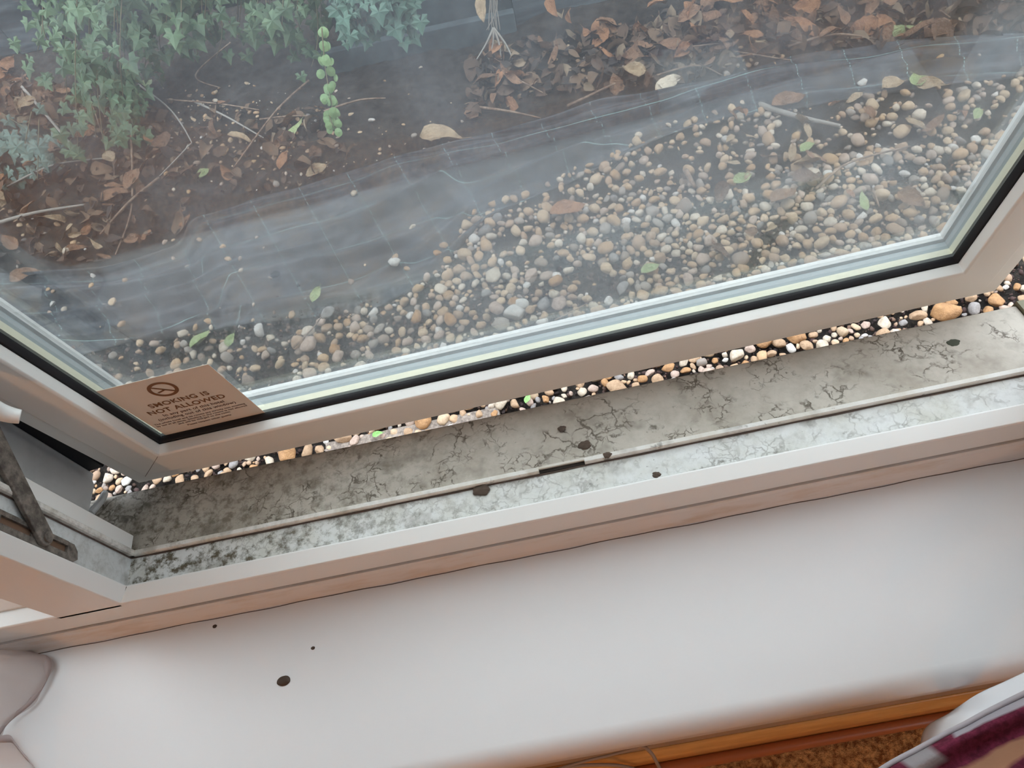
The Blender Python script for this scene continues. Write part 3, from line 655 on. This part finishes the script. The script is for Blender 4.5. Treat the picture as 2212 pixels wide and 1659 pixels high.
def leaf(x, y, z, size, col, label, group=None, k=None, rz=None, tilt=.25, name='fallen_leaf', cat='leaf', flat=1.):
    k = int(rng.integers(0, len(LG))) if k is None else k
    if (k, col) not in LMH:
        me = bpy.data.meshes.new('fallen_leaf'); me.from_pydata(LG[k][0].tolist(), [], LG[k][1]); me.polygons.foreach_set('use_smooth', [True] * len(me.polygons)); me.materials.append(LM[col]); me.update(); LMH[(k, col)] = me
    o = bpy.data.objects.new(name, LMH[(k, col)]); COL.objects.link(o); o.scale = (size, size, size * flat)
    o.rotation_euler = (rng.normal(0, tilt), rng.normal(0, tilt), rng.uniform(0, 6.28) if rz is None else rz)
    o.location = (x, y, z + .002 + size * .05); tag(o, label, cat, group) if group else tag(o, label, cat); return o
def gz(x, y):
    if inpoly(np.array([[x, y]]), MEM)[0]: return VXa[np.argmin(np.hypot(VXa[:, 0] - x, VXa[:, 1] - y)), 2] + .001
    if y < 1.3 and inpoly(np.array([[x, y]]), GR)[0]: return GZ + .008
    return float(hsoil(x, y))
SL = [((690, 648), .050, 'pale green', 0, 1.2, 'pale green notched leaf lying on the membrane near the gravel'),
 ((443, 745), .062, 'pale green', 3, .9, 'large pale green leaf on stones above the notice'),
 ((505, 741), .040, 'pale green', 1, 1.2, 'smaller pale green leaf right of the large one above the notice'),
 ((1405, 592), .045, 'pale green', 3, .2, 'pale green leaf on the gravel below the pane middle'),
 ((1228, 470), .090, 'rust orange', 3, .1, 'large rust orange leaf with pointed tip on the gravel edge'),
 ((952, 298), .120, 'pale tan', 1, -.2, 'large curled tan leaf at the upper edge of the membrane'),
 ((1443, 178), .095, 'bleached cream', 0, .5, 'bleached cream curled leaf on the upper edge of the membrane'),
 ((632, 283), .10, 'pale green', 2, .9, 'long green and brown leaf on the soil bank below the ivy'),
 ((325, 190), .060, 'pale green', 1, 1.6, 'pale yellow green leaf hanging below the ivy on the left'),
 ((437, 370), .052, 'pale green', 3, .1, 'small pale green leaf on the soil left of the membrane tip'),
 ((1945, 64), .090, 'pale green', 3, .1, 'yellow green leaf on the litter at the upper right edge of the membrane'),
 ((1915, 35), .100, 'rust orange', 0, 1.5, 'upright curled rust leaf above the yellow green leaf'),
 ((2035, 55), .120, 'brown', 1, .4, 'lobed brown leaf at the upper right above the membrane'),
 ((1978, 185), .060, 'pale green', 3, 1.4, 'pale green upright leaf on gravel below the membrane, upper right'),
 ((1925, 195), .075, 'pale tan', 1, .3, 'yellowish tan leaf left of the pale green upright leaf'),
 ((1742, 328), .045, 'pale green', 1, .4, 'small light green leaf near the middle of the right gravel'),
 ((1602, 398), .050, 'pale green', 3, .3, 'dull green leaf on the gravel right of centre'),
 ((1862, 445), .055, 'pale green', 2, 1.4, 'narrow green leaf standing in the gravel near the sash stile'),
 ((1815, 205), .045, 'bright green', 0, .1, 'small green leaf beside a pale stone under the upper membrane edge'),
 ((2105, 255), .040, 'pale green', 1, .8, 'yellow green leaf scrap near the dark painted reflection at upper right'),
 ((1690, 440), .075, 'brown', 3, .4, 'flat brown leaf on the gravel in the right half'),
 ((1735, 395), .070, 'dark brown', 1, .2, 'dark brown pointed leaf left of the dark twig end'),
 ((1700, 235), .085, 'brown', 3, .0, 'brown leaf just below the membrane right of centre'),
 ((1800, 580), .06, 'brown', 3, .4, 'dull brown leaf close to the sash bead on the right'),
 ((1141, 868), .026, 'bright green', 0, 1.1, 'fresh green leaf bud between pebbles in the middle of the gap'),
 ((820, 944), .024, 'bright green', 1, .3, 'fresh green leaf scrap at the cill in the left part of the gap'),
 ((615, 352), .065, 'rust orange', 0, 1.2, 'rust brown curled leaf on the bare soil above the membrane'),
 ((688, 372), .070, 'pale tan', 3, .1, 'crumpled tan leaf right at the edge of the membrane, left of centre'),
 ((390, 463), .050, 'rust orange', 2, .9, 'small rust leaf beside the membrane tip'),
 ((60, 600), .085, 'brown', 1, .3, 'crumpled brown leaf on the membrane at the far left'),
 ((240, 410), .10, 'brown', 1, .2, 'big brown leaf under the twigs at the left'),
 ((1385, 130), .07, 'rust orange', 0, 2.3, 'rust leaf hanging over the litter above the cream leaf'),
 ((1560, 40), .085, 'pale tan', 2, .8, 'long tan leaf in the litter at the top right of centre')]
for (px, py), s, col, k, rz, lb in SL:
    x, y = gnd(px, py); leaf(x, y, gz(x, y), s, col, lb, None, k, rz, .15)
LIT = [gnd(*p) for p in ((1000, 250), (1010, 110), (1260, 60), (1500, 15), (1700, -60), (2300, -90), (2300, 50), (1700, 115), (1440, 190), (1160, 190))]
cols = ['brown', 'rust orange', 'pale tan', 'dark brown']
n = 0
while n < 130:
    x, y = rng.uniform(-.2, 2.2), rng.uniform(1.3, 2.5)
    if not inpoly(np.array([[x, y]]), LIT)[0]: continue
    c_ = cols[rng.choice(4, p=[.40, .30, .14, .16])]; leaf(x, y, float(hsoil(x, y)) + rng.uniform(0, .03), rng.uniform(.05, .10), c_, f'{c_} dead leaf in the heap of litter above the membrane', f'{c_} leaves in the litter heap', tilt=.6); n += 1
LL = [gnd(*p) for p in ((-60, 560), (-60, 120), (250, 230), (720, 230), (760, 330), (640, 400), (380, 470), (200, 560))]; n = 0
while n < 95:
    x, y = rng.uniform(-2.1, -.2), rng.uniform(1.2, 2.8)
    if not inpoly(np.array([[x, y]]), LL)[0]: continue
    if rng.random() > (.25 if x > -1.0 else 1): continue
    c_ = cols[rng.choice(4, p=[.36, .14, .28, .22])]; leaf(x, y, float(hsoil(x, y)) + rng.uniform(0, .015), rng.uniform(.04, .09), c_, f'{c_} dead leaf on the soil bank below the ivy', f'{c_} leaves on the left soil bank', tilt=.5); n += 1
# leaves mixed in the right-hand gravel
n = 0; G2 = [gnd(*p) for p in ((1450, 300), (1700, 225), (2250, 170), (2250, 420), (2050, 560), (1500, 560))]
while n < 34:
    x, y = rng.uniform(.2, 1.9), rng.uniform(.6, 1.6)
    if not inpoly(np.array([[x, y]]), G2)[0]: continue
    c_ = cols[rng.choice(4, p=[.40, .14, .28, .18])]; leaf(x, y, GZ + .012, rng.uniform(.03, .07), c_, f'{c_} dead leaf among the gravel on the right', f'{c_} leaves in the right gravel', tilt=.3); n += 1
# mulch filling the litter
mMul = newmat('leaf_mulch', (.2, .1, .06), .9); t = NT(mMul); va = t.n('ShaderNodeVertexColor'); va.layer_name = 'Col'; t.color(va.outputs[0])
P6 = np.c_[rng.uniform(-.4, 2.4, 9000), rng.uniform(1.3, 2.7, 9000)]; P6 = P6[:7000]; k = inpoly(P6, LIT); P6 = P6[k]
flk = []
for s_ in range(8):
    v, f = leafgeo(700 + s_, .5 + .06 * (s_ % 4), .5 + .2 * (s_ % 3), 6, 5); flk.append((v - v.mean(0), np.array([t_ for q in f for t_ in ((q[0], q[1], q[2]), (q[0], q[2], q[3]))])))
P7 = np.c_[rng.uniform(-2.3, -.3, 2600), rng.uniform(1.2, 2.9, 2600)]; k = inpoly(P7, LL); P7 = P7[k]
PP = np.r_[P6, P7]
g = cloud('leaf_mulch', np.c_[PP, hsoil(PP[:, 0], PP[:, 1]) + rng.uniform(.0, .022, len(PP))], np.clip(rng.gamma(4, .010, len(PP)), .015, .08), flk, mMul, .6, np.array([(.11, .068, .048), (.18, .115, .075), (.05, .038, .034), (.26, .19, .13)]), np.array([.35, .25, .3, .1]))
tag(g, 'broken dead leaf mulch covering the soil bank', 'leaf mulch', None, 'stuff')

# ---------------------------------------------------------------- twigs
mTw = newmat('dead_twig', (.20, .13, .09), .8); t = NT(mTw); t.color(t.mix(t.mr(t.noise(t.co(), 60, 4), .4, .6), (.26, .18, .13), (.12, .075, .055)))
mTw2 = newmat('grey_twig', (.26, .24, .22), .8)
TW = [([(505, 105), (430, 175), (475, 188)], .004, 'bent bare twig under the ivy'), ([(360, 215), (480, 240), (560, 238)], .004, 'brown twig crossing the soil under the ivy'),
 ([(415, 215), (500, 270), (570, 297)], .005, 'long grey brown twig on the bank left of the round leaved vine'), ([(665, 170), (600, 250), (500, 355)], .005, 'straight twig leaning down to the left on the bank'),
 ([(280, 250), (284, 350), (275, 450), (240, 540)], .005, 'long thin stem running down the bank at the left'), ([(305, 190), (370, 240), (410, 300), (415, 330), (340, 375)], .004, 'curved twig below the pale yellow green leaf'),
 ([(340, 380), (280, 440), (210, 500)], .006, 'dark twig slanting across the lower left bank'), ([(0, 480), (80, 462), (175, 430)], .008, 'thick grey twig at the far left edge'),
 ([(0, 395), (120, 360), (240, 330)], .005, 'thin dark twig above the thick grey one at the left edge'), ([(40, 180), (110, 260), (175, 340)], .008, 'pale broken stick in the upper left'),
 ([(175, 100), (195, 190), (230, 330)], .004, 'upright brown stem at the upper left'), ([(560, 255), (640, 262), (715, 256)], .004, 'twig lying flat below the round leaved vine'),
 ([(1015, 225), (1100, 240), (1165, 235)], .006, 'dark red brown stick above the membrane centre'), ([(1225, 218), (1330, 190)], .007, 'stick beside the litter above the membrane centre'),
 ([(1055, 130), (1130, 180), (1180, 190)], .004, 'thin twig from the withered plant'), ([(1560, 100), (1620, 130), (1705, 145)], .004, 'forked twig on the litter right of the cream leaf'),
 ([(1480, 105), (1560, 100)], .004, 'short twig on the litter above the cream leaf'), ([(1700, 110), (1800, 85), (1900, 75)], .006, 'red brown stick along the upper membrane edge'),
 ([(1640, 230), (1720, 270), (1810, 290)], .011, 'thick grey stick on the gravel just below the membrane'), ([(1480, 385), (1500, 420)], .010, 'short dark piece of bark in the gravel right of centre'),
 ([(1760, 420), (1830, 365), (1960, 330)], .005, 'dark thin twig across the right gravel'), ([(1200, 702), (1270, 665)], .003, 'straight straw stalk above the sash bead'),
 ([(640, 760), (680, 720), (710, 680)], .003, 'thin dark stem below the green notched leaf'), ([(1880, 420), (1895, 460)], .004, 'short twig near the right stile'),
 ([(2035, 5), (2050, 45)], .004, 'thin stalk at the top right'), ([(700, 240), (780, 230), (830, 205)], .005, 'brown twig right of the round leaved vine'),
 ([(1400, 170), (1500, 150), (1560, 160)], .004, 'thin twig lying by the bleached cream leaf')]
for pts, r, lb in TW:
    W_ = []
    for i, p in enumerate(pts): x, y = gnd(*p); W_.append((x, y, gz(x, y) + r + .006 + .02 * (i % 2) * (y > 1.3)))
    v, f = tube(spline(W_, 7), r * .75, 7, r * .4); o = meshobj('twig', v, f, mTw2 if 'grey' in lb or 'pale' in lb else mTw, None, True); tag(o, lb, 'twig')

# ---------------------------------------------------------------- ivy
def ivyleaf(p, nrm, size, rot, lobes=True):
    if lobes: prof = [(0, 0), (.18, .42), (.52, .40), (.42, .12), (.62, -.06), (.30, -.22), (0, -1.0 + .2), (-.30, -.22), (-.62, -.06), (-.42, .12), (-.52, .40), (-.18, .42)]
    else: prof = [(math.sin(a) * .5, math.cos(a) * .55) for a in np.linspace(0, 2 * math.pi, 11)[:-1]]
    n = Vector(nrm).normalized(); a = n.orthogonal().normalized(); b = n.cross(a)
    # make leaf hang: tip pointing down
    dn = Vector((0, 0, -1)); dn = (dn - n * dn.dot(n)); dn = dn.normalized() if dn.length > .1 else a
    sd = n.cross(dn); cr, sr = math.cos(rot), math.sin(rot)
    V_ = [Vector(p) + n * size * .12]
    for (x, y) in prof:
        x, y = x * cr - y * sr, x * sr + y * cr
        V_.append(Vector(p) + (sd * x - dn * y) * size)
    k = len(prof); return V_, [(0, i + 1, (i + 1) % k + 1) for i in range(k)]
def ivymat(name, a, b):
    m = newmat(name, a, .45, .4); t = NT(m); t.color(t.mix(t.mr(t.noise(t.co(), 11, 3), .4, .6), a, b)); return m
mIvy = ivymat('ivy_green', (.030, .065, .030), (.085, .145, .075)); mStem = newmat('ivy_stem', (.14, .12, .07), .8)
def plant(name, strands, yref, label, cat, dens=.028, size=.042, lobes=True, mat=mIvy, spread=.03, seed=1, r_=.002):
    r = random.Random(seed); L, St = [], []
    for pts in strands:
        W_ = spline([at(px, py, yy, 1) for (px, py, yy) in pts], 10); St.append(tube(W_, r_, 5, r_ * .5))
        acc = 0
        for i in range(1, len(W_)):
            acc += (W_[i] - W_[i - 1]).length
            while acc > dens:
                acc -= dens; q = W_[i] + Vector([r.gauss(0, spread) for _ in range(3)])
                if q.z < float(hsoil(q.x, q.y)) + .01: q.z = float(hsoil(q.x, q.y)) + r.uniform(.01, .04)
                L.append(ivyleaf(q, (r.gauss(0, .5), -1, r.uniform(.3, 1.2)), size * r.uniform(.6, 1.15), r.gauss(0, .5), lobes))
    root = empty(name, tuple(W_[-1])); v, f = join(St); inv = Matrix.Translation(-root.location)
    v = [inv @ Vector(q) for q in v]; meshobj('stems', v, f, mStem, root, True)
    v, f = join(L); v = [inv @ Vector(q) for q in v]; sheetobj('leaves', v, f, mat, root, False); tag(root, label, cat); return root
rr = random.Random(3); st = []
for px in range(40, 700, 16):
    endy = 150 + 60 * math.sin(px * .012) + rr.uniform(-50, 60) if px < 420 else 95 + rr.uniform(-50, 60)
    if px < 150: endy = rr.uniform(20, 110)
    elif px < 300: endy = rr.uniform(110, 330) if px < 260 else rr.uniform(200, 300)
    if px < 150 and rr.random() < .45: continue
    yb = 1.98 + rr.uniform(-.12, .06); ye = min(yb, gnd(px, endy)[1] - .06); st.append([(px + rr.uniform(-20, 20), -160, yb + .1), (px + rr.uniform(-14, 14), endy * .4, (yb + ye) / 2), (px + rr.uniform(-10, 10), endy, ye)])
plant('ivy', st, 2.1, 'dense green ivy hanging over the bank at the upper left', 'ivy', .026, .048, True, mIvy, .045, 4)
st = [[(px, -140, 1.84), (px + rr.uniform(-14, 14), 10, 1.80), (px + rr.uniform(-10, 10), rr.uniform(35, 85), 1.79)] for px in range(735, 880, 9)]
plant('ivy', st, 2.3, 'smaller ivy tuft hanging in front of the fence, right of the dense ivy', 'ivy', .014, .046, True, ivymat('ivy_blue', (.045, .10, .075), (.08, .16, .12)), .025, 5)
st = [[(245 + rr.uniform(-25, 30), 150, 1.95), (262 + rr.uniform(-20, 20), 210, 1.85), (275 + rr.uniform(-15, 15), 285, 1.75)] for k in range(4)]
plant('ivy', st, 2., 'loose ivy trail hanging down the bank on the left', 'ivy', .016, .05, True, ivymat('ivy_mid', (.055, .11, .055), (.09, .17, .09)), .022, 6)
st = [[(695, 60, 1.66), (702, 140, 1.62), (712, 200, 1.58), (728, 285, 1.54)], [(726, 215, 1.58), (712, 250, 1.55), (735, 300, 1.52)]]
plant('creeping_vine', st, 1.8, 'thin hanging vine with small round paired leaves, left of the fence', 'vine', .010, .026, False, ivymat('vine_green', (.13, .22, .09), (.19, .29, .13)), .013, 7)
st = [[(rr.uniform(-20, 130), rr.uniform(240, 480), 1.75 + k * .03), (rr.uniform(0, 190), rr.uniform(330, 470), 1.62 + k * .03)] for k in range(9)]
plant('ground_ivy', st, 1.7, 'low blue green ivy creeping over the leaves at the far left', 'ivy', .035, .045, True, ivymat('ivy_low', (.06, .11, .095), (.12, .19, .16)), .03, 8)

# ---------------------------------------------------------------- fence behind the bank
mFen = newmat('dark_fence_board', (.06, .075, .09), .8); t = NT(mFen); t.color(t.mix(t.mr(t.noise(t.co((1, 1, 8)), 6, 5), .4, .65), (.035, .045, .055), (.10, .12, .14)))
mFenB = newmat('brown_fence_board', (.10, .065, .05), .8); mConB = newmat('weathered_gravel_board', (.07, .085, .095), .9); t = NT(mConB); t.color(t.mix(t.mr(t.noise(t.co(), 9, 5), .4, .62), (.035, .048, .056), (.085, .11, .125)))
A = np.array(gnd(705, 150)); Bp = np.array(gnd(1560, -35)); dirv = (Bp - A) / np.linalg.norm(Bp - A); nrm = np.array([-dirv[1], dirv[0]]); nrm = nrm if nrm[1] > 0 else -nrm
ang = math.atan2(dirv[1], dirv[0]); Lf = np.linalg.norm(Bp - A)
fen = empty('garden_fence', (A[0], A[1], GZ)); fen.rotation_euler = (0, 0, ang); tag(fen, 'weathered dark garden fence with gravel boards behind the bank at the top', 'fence')
def fbox(name, x0, x1, y0, y1, z0, z1, mat): o = meshobj(name, *box(x0, x1, y0, y1, z0, z1), mat, fen); bevel(o, .004, 1); return o
fbox('gravel_board', 0.05, .62, .10, .15, -.05, .14, mConB); fbox('gravel_board', -.02, .62, .02, .05, -.05, .04, mConB); fbox('gravel_board', .62, Lf + 1.2, .06, .11, -.05, .13, mFen)
for x in (.47, .80, 1.35, 1.95): fbox('post', x, x + .09, .13, .22, -.05, 1.6, mFen)
for i in range(-16, 17):  # leftmost boards added as dark backing for the shade behind the ivy
    x = .0 + i * .17
    fbox('board', x, x + .165, .24 + .012 * (i % 2), .262 + .012 * (i % 2), .13, 1.6, mFenB if x > .9 else mFen)
# withered plant in front of it
st = [[(1062 + rr.uniform(-10, 10), -60, 1.80), (1065 + rr.uniform(-14, 14), 15, 1.79), (1066 + rr.uniform(-16, 16), 65, 1.78)] for k in range(7)]
v, f = join([tube(spline([at(*p[:2], p[2], 1) for p in s], 8), .0028, 5, .0015) for s in st] + [tube(spline([at(1066, 60, 1.78, 1), at(1050 + 14 * k, 95, 1.75, 1), at(1030 + 26 * k, 128, 1.71, 1)], 6), .0045, 5, .002) for k in range(4)])
o = meshobj('withered_plant', v, f, mTw2, None, True); tag(o, 'withered grey plant stems standing before the fence', 'plant')
for px, py, s, col, lb in ((1060, 110, .12, 'rust orange', 'long rust leaf drooping left from the withered plant'), (1085, 120, .10, 'brown', 'long brown leaf drooping right from the withered plant'), (1045, 20, .10, 'pale tan', 'tan leaf hanging left of the withered stems'), (1205, 15, .12, 'rust orange', 'curled red brown leaf hanging before the fence'), (1215, 42, .07, 'pale tan', 'golden leaf below the curled red brown leaf'), (1235, 38, .06, 'rust orange', 'small orange leaf beside the golden one')):
    p = at(px, py, 1.76, 1); leaf(p[0], p[1], p[2], s, col, lb, None, 4, 1.4, .5)

# ---------------------------------------------------------------- marks and bits on the cill and sill
def blob(name, px, py, z, r, flat, mat, label, cat='dirt', seed=1, stretch=1.3, lump=.16):
    v, f = ico(4); an = np.arctan2(v[:, 1], v[:, 0])[:, None]; v = v * (1 + lump * (.5 * np.sin(an * 3 + seed) + .35 * np.sin(an * 5 + 2 * seed) + .25 * np.sin(an * 8 + seed))) * np.array([stretch, 1, flat])
    p = at(px, py, z); o = meshobj(name, v * r, f.tolist(), mat, None, True); o.location = (p[0], p[1], z + r * flat * .2); tag(o, label, cat); return o
mMud = newmat('dry_mud', (.085, .058, .042), .9); mSpot = newmat('brown_spot', (.05, .025, .012), .6)
blob('mud_clump', 1040, 1058, .0660, .0072, .35, mMud, 'dark brown mud clump on the rebate left of the drain slot', seed=4)
blob('mud_clump', 1263, 962, .0575, .0055, .35, mMud, 'dark teardrop clump of dirt on the outer cill above the drain slot', seed=5)
blob('mud_clump', 1214, 926, .0565, .0036, .25, mMud, 'small dark smudge of dirt on the cill left of the teardrop clump', seed=6)
blob('mud_clump', 1312, 983, .0715, .0035, .4, mMud, 'small brown dirt lump on the raised nib right of the drain slot', seed=7)
blob('mud_clump', 1418, 1026, .0655, .0035, .5, mMud, 'small dark lump on the rebate right of the drain slot', seed=8)
blob('mud_clump', 2060, 741, .0530, .0052, .12, newmat('green_moss', (.05, .055, .035), .9), 'dark moss spot on the cill near its right end', seed=19)
blob('sill_stain', 613, 1471, .0000, .0052, .35, mSpot, 'dark brown oval stain on the interior sill', 'insect', seed=11, stretch=1.45, lump=.03)  # domed blob standing in for a brown stain on the board
blob('dirt_speck', 676, 1400, .0000, .0018, .3, mSpot, 'tiny brown speck on the sill above the oval brown stain', seed=12, lump=.05)
blob('dirt_speck', 464, 1353, .0000, .0020, .4, mSpot, 'tiny dark speck near the sealant on the left of the sill', seed=13, lump=.05)

# ---------------------------------------------------------------- room things by the sill
mSheer = bpy.data.materials.new('sheer_fabric'); mSheer.use_nodes = True; t = NT(mSheer); b = t.b
b.inputs['Base Color'].default_value = (.70, .64, .62, 1); b.inputs['Roughness'].default_value = .9
tl = t.n('ShaderNodeBsdfTranslucent'); tl.inputs[0].default_value = (.72, .67, .66, 1); tp = t.n('ShaderNodeBsdfTransparent'); mx = t.n('ShaderNodeMixShader'); mx.inputs[0].default_value = .35
t.l(b.outputs[0], mx.inputs[1]); t.l(tl.outputs[0], mx.inputs[2]); m3 = t.n('ShaderNodeMixShader'); m3.inputs[0].default_value = .22; t.l(mx.outputs[0], m3.inputs[1]); t.l(tp.outputs[0], m3.inputs[2])
t.l(m3.outputs[0], mSheer.node_tree.nodes['Material Output'].inputs[0])
mHem = newmat('sheer_hem', (.44, .37, .36), .9)
hem = [(-40, 1388), (0, 1396), (30, 1399), (60, 1403), (85, 1413), (105, 1418), (114, 1432), (112, 1450), (100, 1478), (84, 1505), (66, 1525), (40, 1546), (18, 1566), (0, 1592), (-25, 1625), (-10, 1612), (25, 1604), (40, 1618), (58, 1640), (75, 1659), (95, 1700), (60, 1760)]
cur = empty('sheer_curtain', tuple(at(0, 1500, .0))); tag(cur, 'off white sheer curtain with a darker hem draped on the left end of the sill', 'curtain')
base = [at(px, py, .004) for px, py in hem]; hp = spline(base, 5); rows = []; nR = 14
for k in range(nR):
    s = k / (nR - 1); row = []
    for i, p in enumerate(hp):
        row.append(Vector((p.x - .10 * s - .03 * math.sin(s * 3), p.y * (1 - .12 * s) - .01 * s + .006 * math.sin(i * .5) * s, p.z + .30 * s ** 1.25 + .010 * math.sin(math.pi * s) + .003 * math.sin(i * .35 + s * 5))))
    rows.append(row)
off = Vector(cur.location); nP = len(hp)
vs = [q - off for row in rows for q in row]; fs = [(k * nP + i, k * nP + i + 1, (k + 1) * nP + i + 1, (k + 1) * nP + i) for k in range(nR - 1) for i in range(nP - 1)]
o = sheetobj('sheer_cloth', vs, fs, mSheer, cur)
hr = []
for i, p in enumerate(hp):
    q = rows[1][i]; d = (q - p); w = .010
    cen = Vector((-.665, -.06, .03)); d = (cen - p).normalized() * w; d.z = .0016
    hr += [p - off + Vector((0, 0, .0015)), p + d - off + Vector((0, 0, .0025))]
fs = [(2 * i, 2 * i + 2, 2 * i + 3, 2 * i + 1) for i in range(nP - 1)]
o = sheetobj('hem', hr, fs, mHem, cur); m = o.modifiers.new('s', 'SOLIDIFY'); m.thickness = .001; o['label'] = 'darker folded hem'

# red patterned curtain with white lining, lower right
mLin = newmat('white_lining', (.74, .74, .76), .85); mEd = newmat('curtain_turned_edge', (.42, .38, .40), .9)
mRed = newmat('maroon_pattern', (.16, .02, .05), .9, .2); t = NT(mRed); uvn = t.n('ShaderNodeUVMap'); uvn.uv_map = 'UVMap'; s_ = t.n('ShaderNodeSeparateXYZ'); t.l(uvn.outputs[0], s_.inputs[0])
c = t.co(); mr_ = t.mix(t.mr(t.noise(c, 160, 4), .4, .62), (.09, .012, .026), (.16, .022, .05))
wv = t.noise(uvn.outputs[0], 2.2, 3, .5)
v_ = t.math('ADD', s_.outputs[1], t.math('MULTIPLY', t.math('SUBTRACT', wv, .5), .22))
bd1 = t.math('MULTIPLY', t.mr(v_, .50, .54), t.mr(v_, .66, .70, 1, 0)); mr_ = t.mix(bd1, mr_, (.34, .17, .10))
grey = t.mr(v_, .17, .20, 1, 0); gmask = t.mr(s_.outputs[0], .52, .56); mr_ = t.mix(t.math('MULTIPLY', grey, gmask), mr_, (.36, .33, .36))
g2 = t.math('MULTIPLY', t.mr(s_.outputs[0], .20, .23), t.mr(s_.outputs[0], .36, .40, 1, 0)); mr_ = t.mix(t.math('MULTIPLY', g2, t.mr(v_, .35, .42, 1, 0)), mr_, (.30, .27, .28))
t.color(mr_); t.bump(t.noise(c, 400, 3), .4, .001)
rc = empty('patterned_curtain', tuple(at(2100, 1600, .02))); tag(rc, 'maroon patterned curtain with white lining hanging at the lower right', 'curtain'); off = Vector(rc.location)
def loft(name, curves, mat, nsub=10, uvs=True):
    C_ = [spline([at(px, py, z) for px, py, z in cv], nsub) for cv in curves]; n = min(map(len, C_)); m_ = len(C_); dense = []
    for i in range(n):
        dense.append(spline([C_[k][i] for k in range(m_)], 6))
    w = len(dense[0]); V_ = [q - off for r in dense for q in r]; F_ = gridfaces(w, n)
    o = sheetobj(name, V_, F_, mat, rc); uvl = o.data.uv_layers.new(name='UVMap')
    li = np.empty(len(o.data.loops), int); o.data.loops.foreach_get('vertex_index', li); UVs = np.array([(i / (n - 1), k / (w - 1)) for i in range(n) for k in range(w)])
    uvl.data.foreach_set('uv', UVs[li].astype(np.float32).ravel()); m = o.modifiers.new('s', 'SOLIDIFY'); m.thickness = .0018; m.offset = -1; return o
loft('lining', [[(1988, 1665, -.10), (1988, 1605, -.09), (2003, 1568, -.07), (2050, 1540, -.045), (2110, 1500, .000), (2170, 1472, .015), (2260, 1430, .03)],
                [(2030, 1680, -.02), (2040, 1600, .000), (2075, 1550, .015), (2115, 1530, .022), (2160, 1508, .028), (2200, 1490, .032), (2280, 1452, .04)],
                [(2000, 1700, .030), (2040, 1640, .035), (2080, 1590, .038), (2130, 1560, .040), (2170, 1540, .042), (2215, 1515, .044), (2290, 1480, .05)],
                [(2010, 1720, .03), (2060, 1665, .035), (2100, 1610, .038), (2150, 1580, .040), (2190, 1560, .042), (2235, 1535, .044), (2310, 1500, .05)]], mLin)
loft('curtain_face', [[(1880, 1680, .046), (1925, 1650, .048), (1985, 1618, .050), (2045, 1585, .052), (2085, 1565, .054), (2150, 1530, .056), (2290, 1462, .060)],
                      [(1900, 1700, .060), (1950, 1668, .064), (2010, 1635, .066), (2060, 1605, .068), (2105, 1585, .070), (2170, 1552, .072), (2300, 1500, .076)],
                      [(1950, 1740, .060), (2000, 1700, .060), (2055, 1665, .060), (2105, 1635, .060), (2150, 1610, .062), (2215, 1585, .065), (2330, 1540, .07)],
                      [(2010, 1800, .080), (2060, 1760, .084), (2110, 1725, .086), (2160, 1690, .088), (2200, 1665, .090), (2260, 1640, .092), (2370, 1600, .095)],
                      [(2080, 1880, .08), (2130, 1840, .08), (2180, 1800, .08), (2230, 1770, .08), (2270, 1740, .08), (2320, 1710, .08), (2430, 1670, .08)]], mRed, 12)
eg = spline([at(px, py, z) for px, py, z in ((1880, 1679, .049), (1925, 1649, .051), (1985, 1617, .053), (2045, 1584, .055), (2085, 1564, .057), (2150, 1529, .059), (2290, 1461, .063))], 10)
v, f = tube([q - off for q in eg], .0022, 8); o = meshobj('piped_edge', v, f, mEd, rc, True)

# pipe and cables below the sill
pp = [(x, -.1935, FZ + .034) for x in np.linspace(-1.5, .70, 12)]
o = meshobj('heating_pipe', *tube(pp, .0100, 14), mPipe, None, True); tag(o, 'brown painted heating pipe running along the skirting under the sill', 'pipe')
mCab = newmat('beige_cable', (.42, .33, .26), .6)
def cable(pts, r, lb):
    o = meshobj('power_cable', *tube(spline([at(px, py, z) for px, py, z in pts], 10), r, 8), mCab, None, True); tag(o, lb, 'cable')
cable([(1330, 1600, -.50), (1385, 1612, -.48), (1405, 1625, -.48), (1420, 1650, -.50), (1445, 1700, -.60)], .0028, 'beige cable hanging down in front of the skirting')
cable([(1120, 1680, -.60), (1220, 1658, -.62), (1290, 1652, -.62), (1360, 1658, -.64), (1430, 1690, -.70)], .0028, 'beige cable looping along the skirting at the bottom')
cable([(1180, 1668, -.50), (1260, 1645, -.50), (1330, 1628, -.50), (1410, 1606, -.48)], .0022, 'thin beige cable just below the sill edge')

# warm table lamp inside the room, on a small stand
lamp = empty('floor_lamp', (-1.25, -2.55, FZ)); tag(lamp, 'warm floor lamp standing in the room behind the viewer', 'lamp')
v, f = tube([(0, 0, 0), (0, 0, .02), (0, 0, .021)], .12, 24); meshobj('base', v, f, mPipe, lamp)
v, f = tube([(0, 0, .02), (0, 0, 1.66)], .015, 12); meshobj('pole', v, f, mPipe, lamp)
n = 24; vs = [(r * math.cos(2 * math.pi * k / n), r * math.sin(2 * math.pi * k / n), z) for r, z in ((.22, 1.56), (.15, 1.78)) for k in range(n)]
mSh = newmat('lamp_shade', (.85, .70, .5), .9); mSh.node_tree.nodes['Principled BSDF'].inputs['Transmission Weight'].default_value = .0
sheetobj('lamp_shade', vs, [(k, (k + 1) % n, n + (k + 1) % n, n + k) for k in range(n)], mSh, lamp)
l = bpy.data.lights.new('lamp_bulb', 'POINT'); l.energy = 29; l.color = (1, .50, .20); l.shadow_soft_size = .06; lo = bpy.data.objects.new('lamp_bulb', l); COL.objects.link(lo); lo.parent = lamp; lo.location = (.05, 0, 1.50)
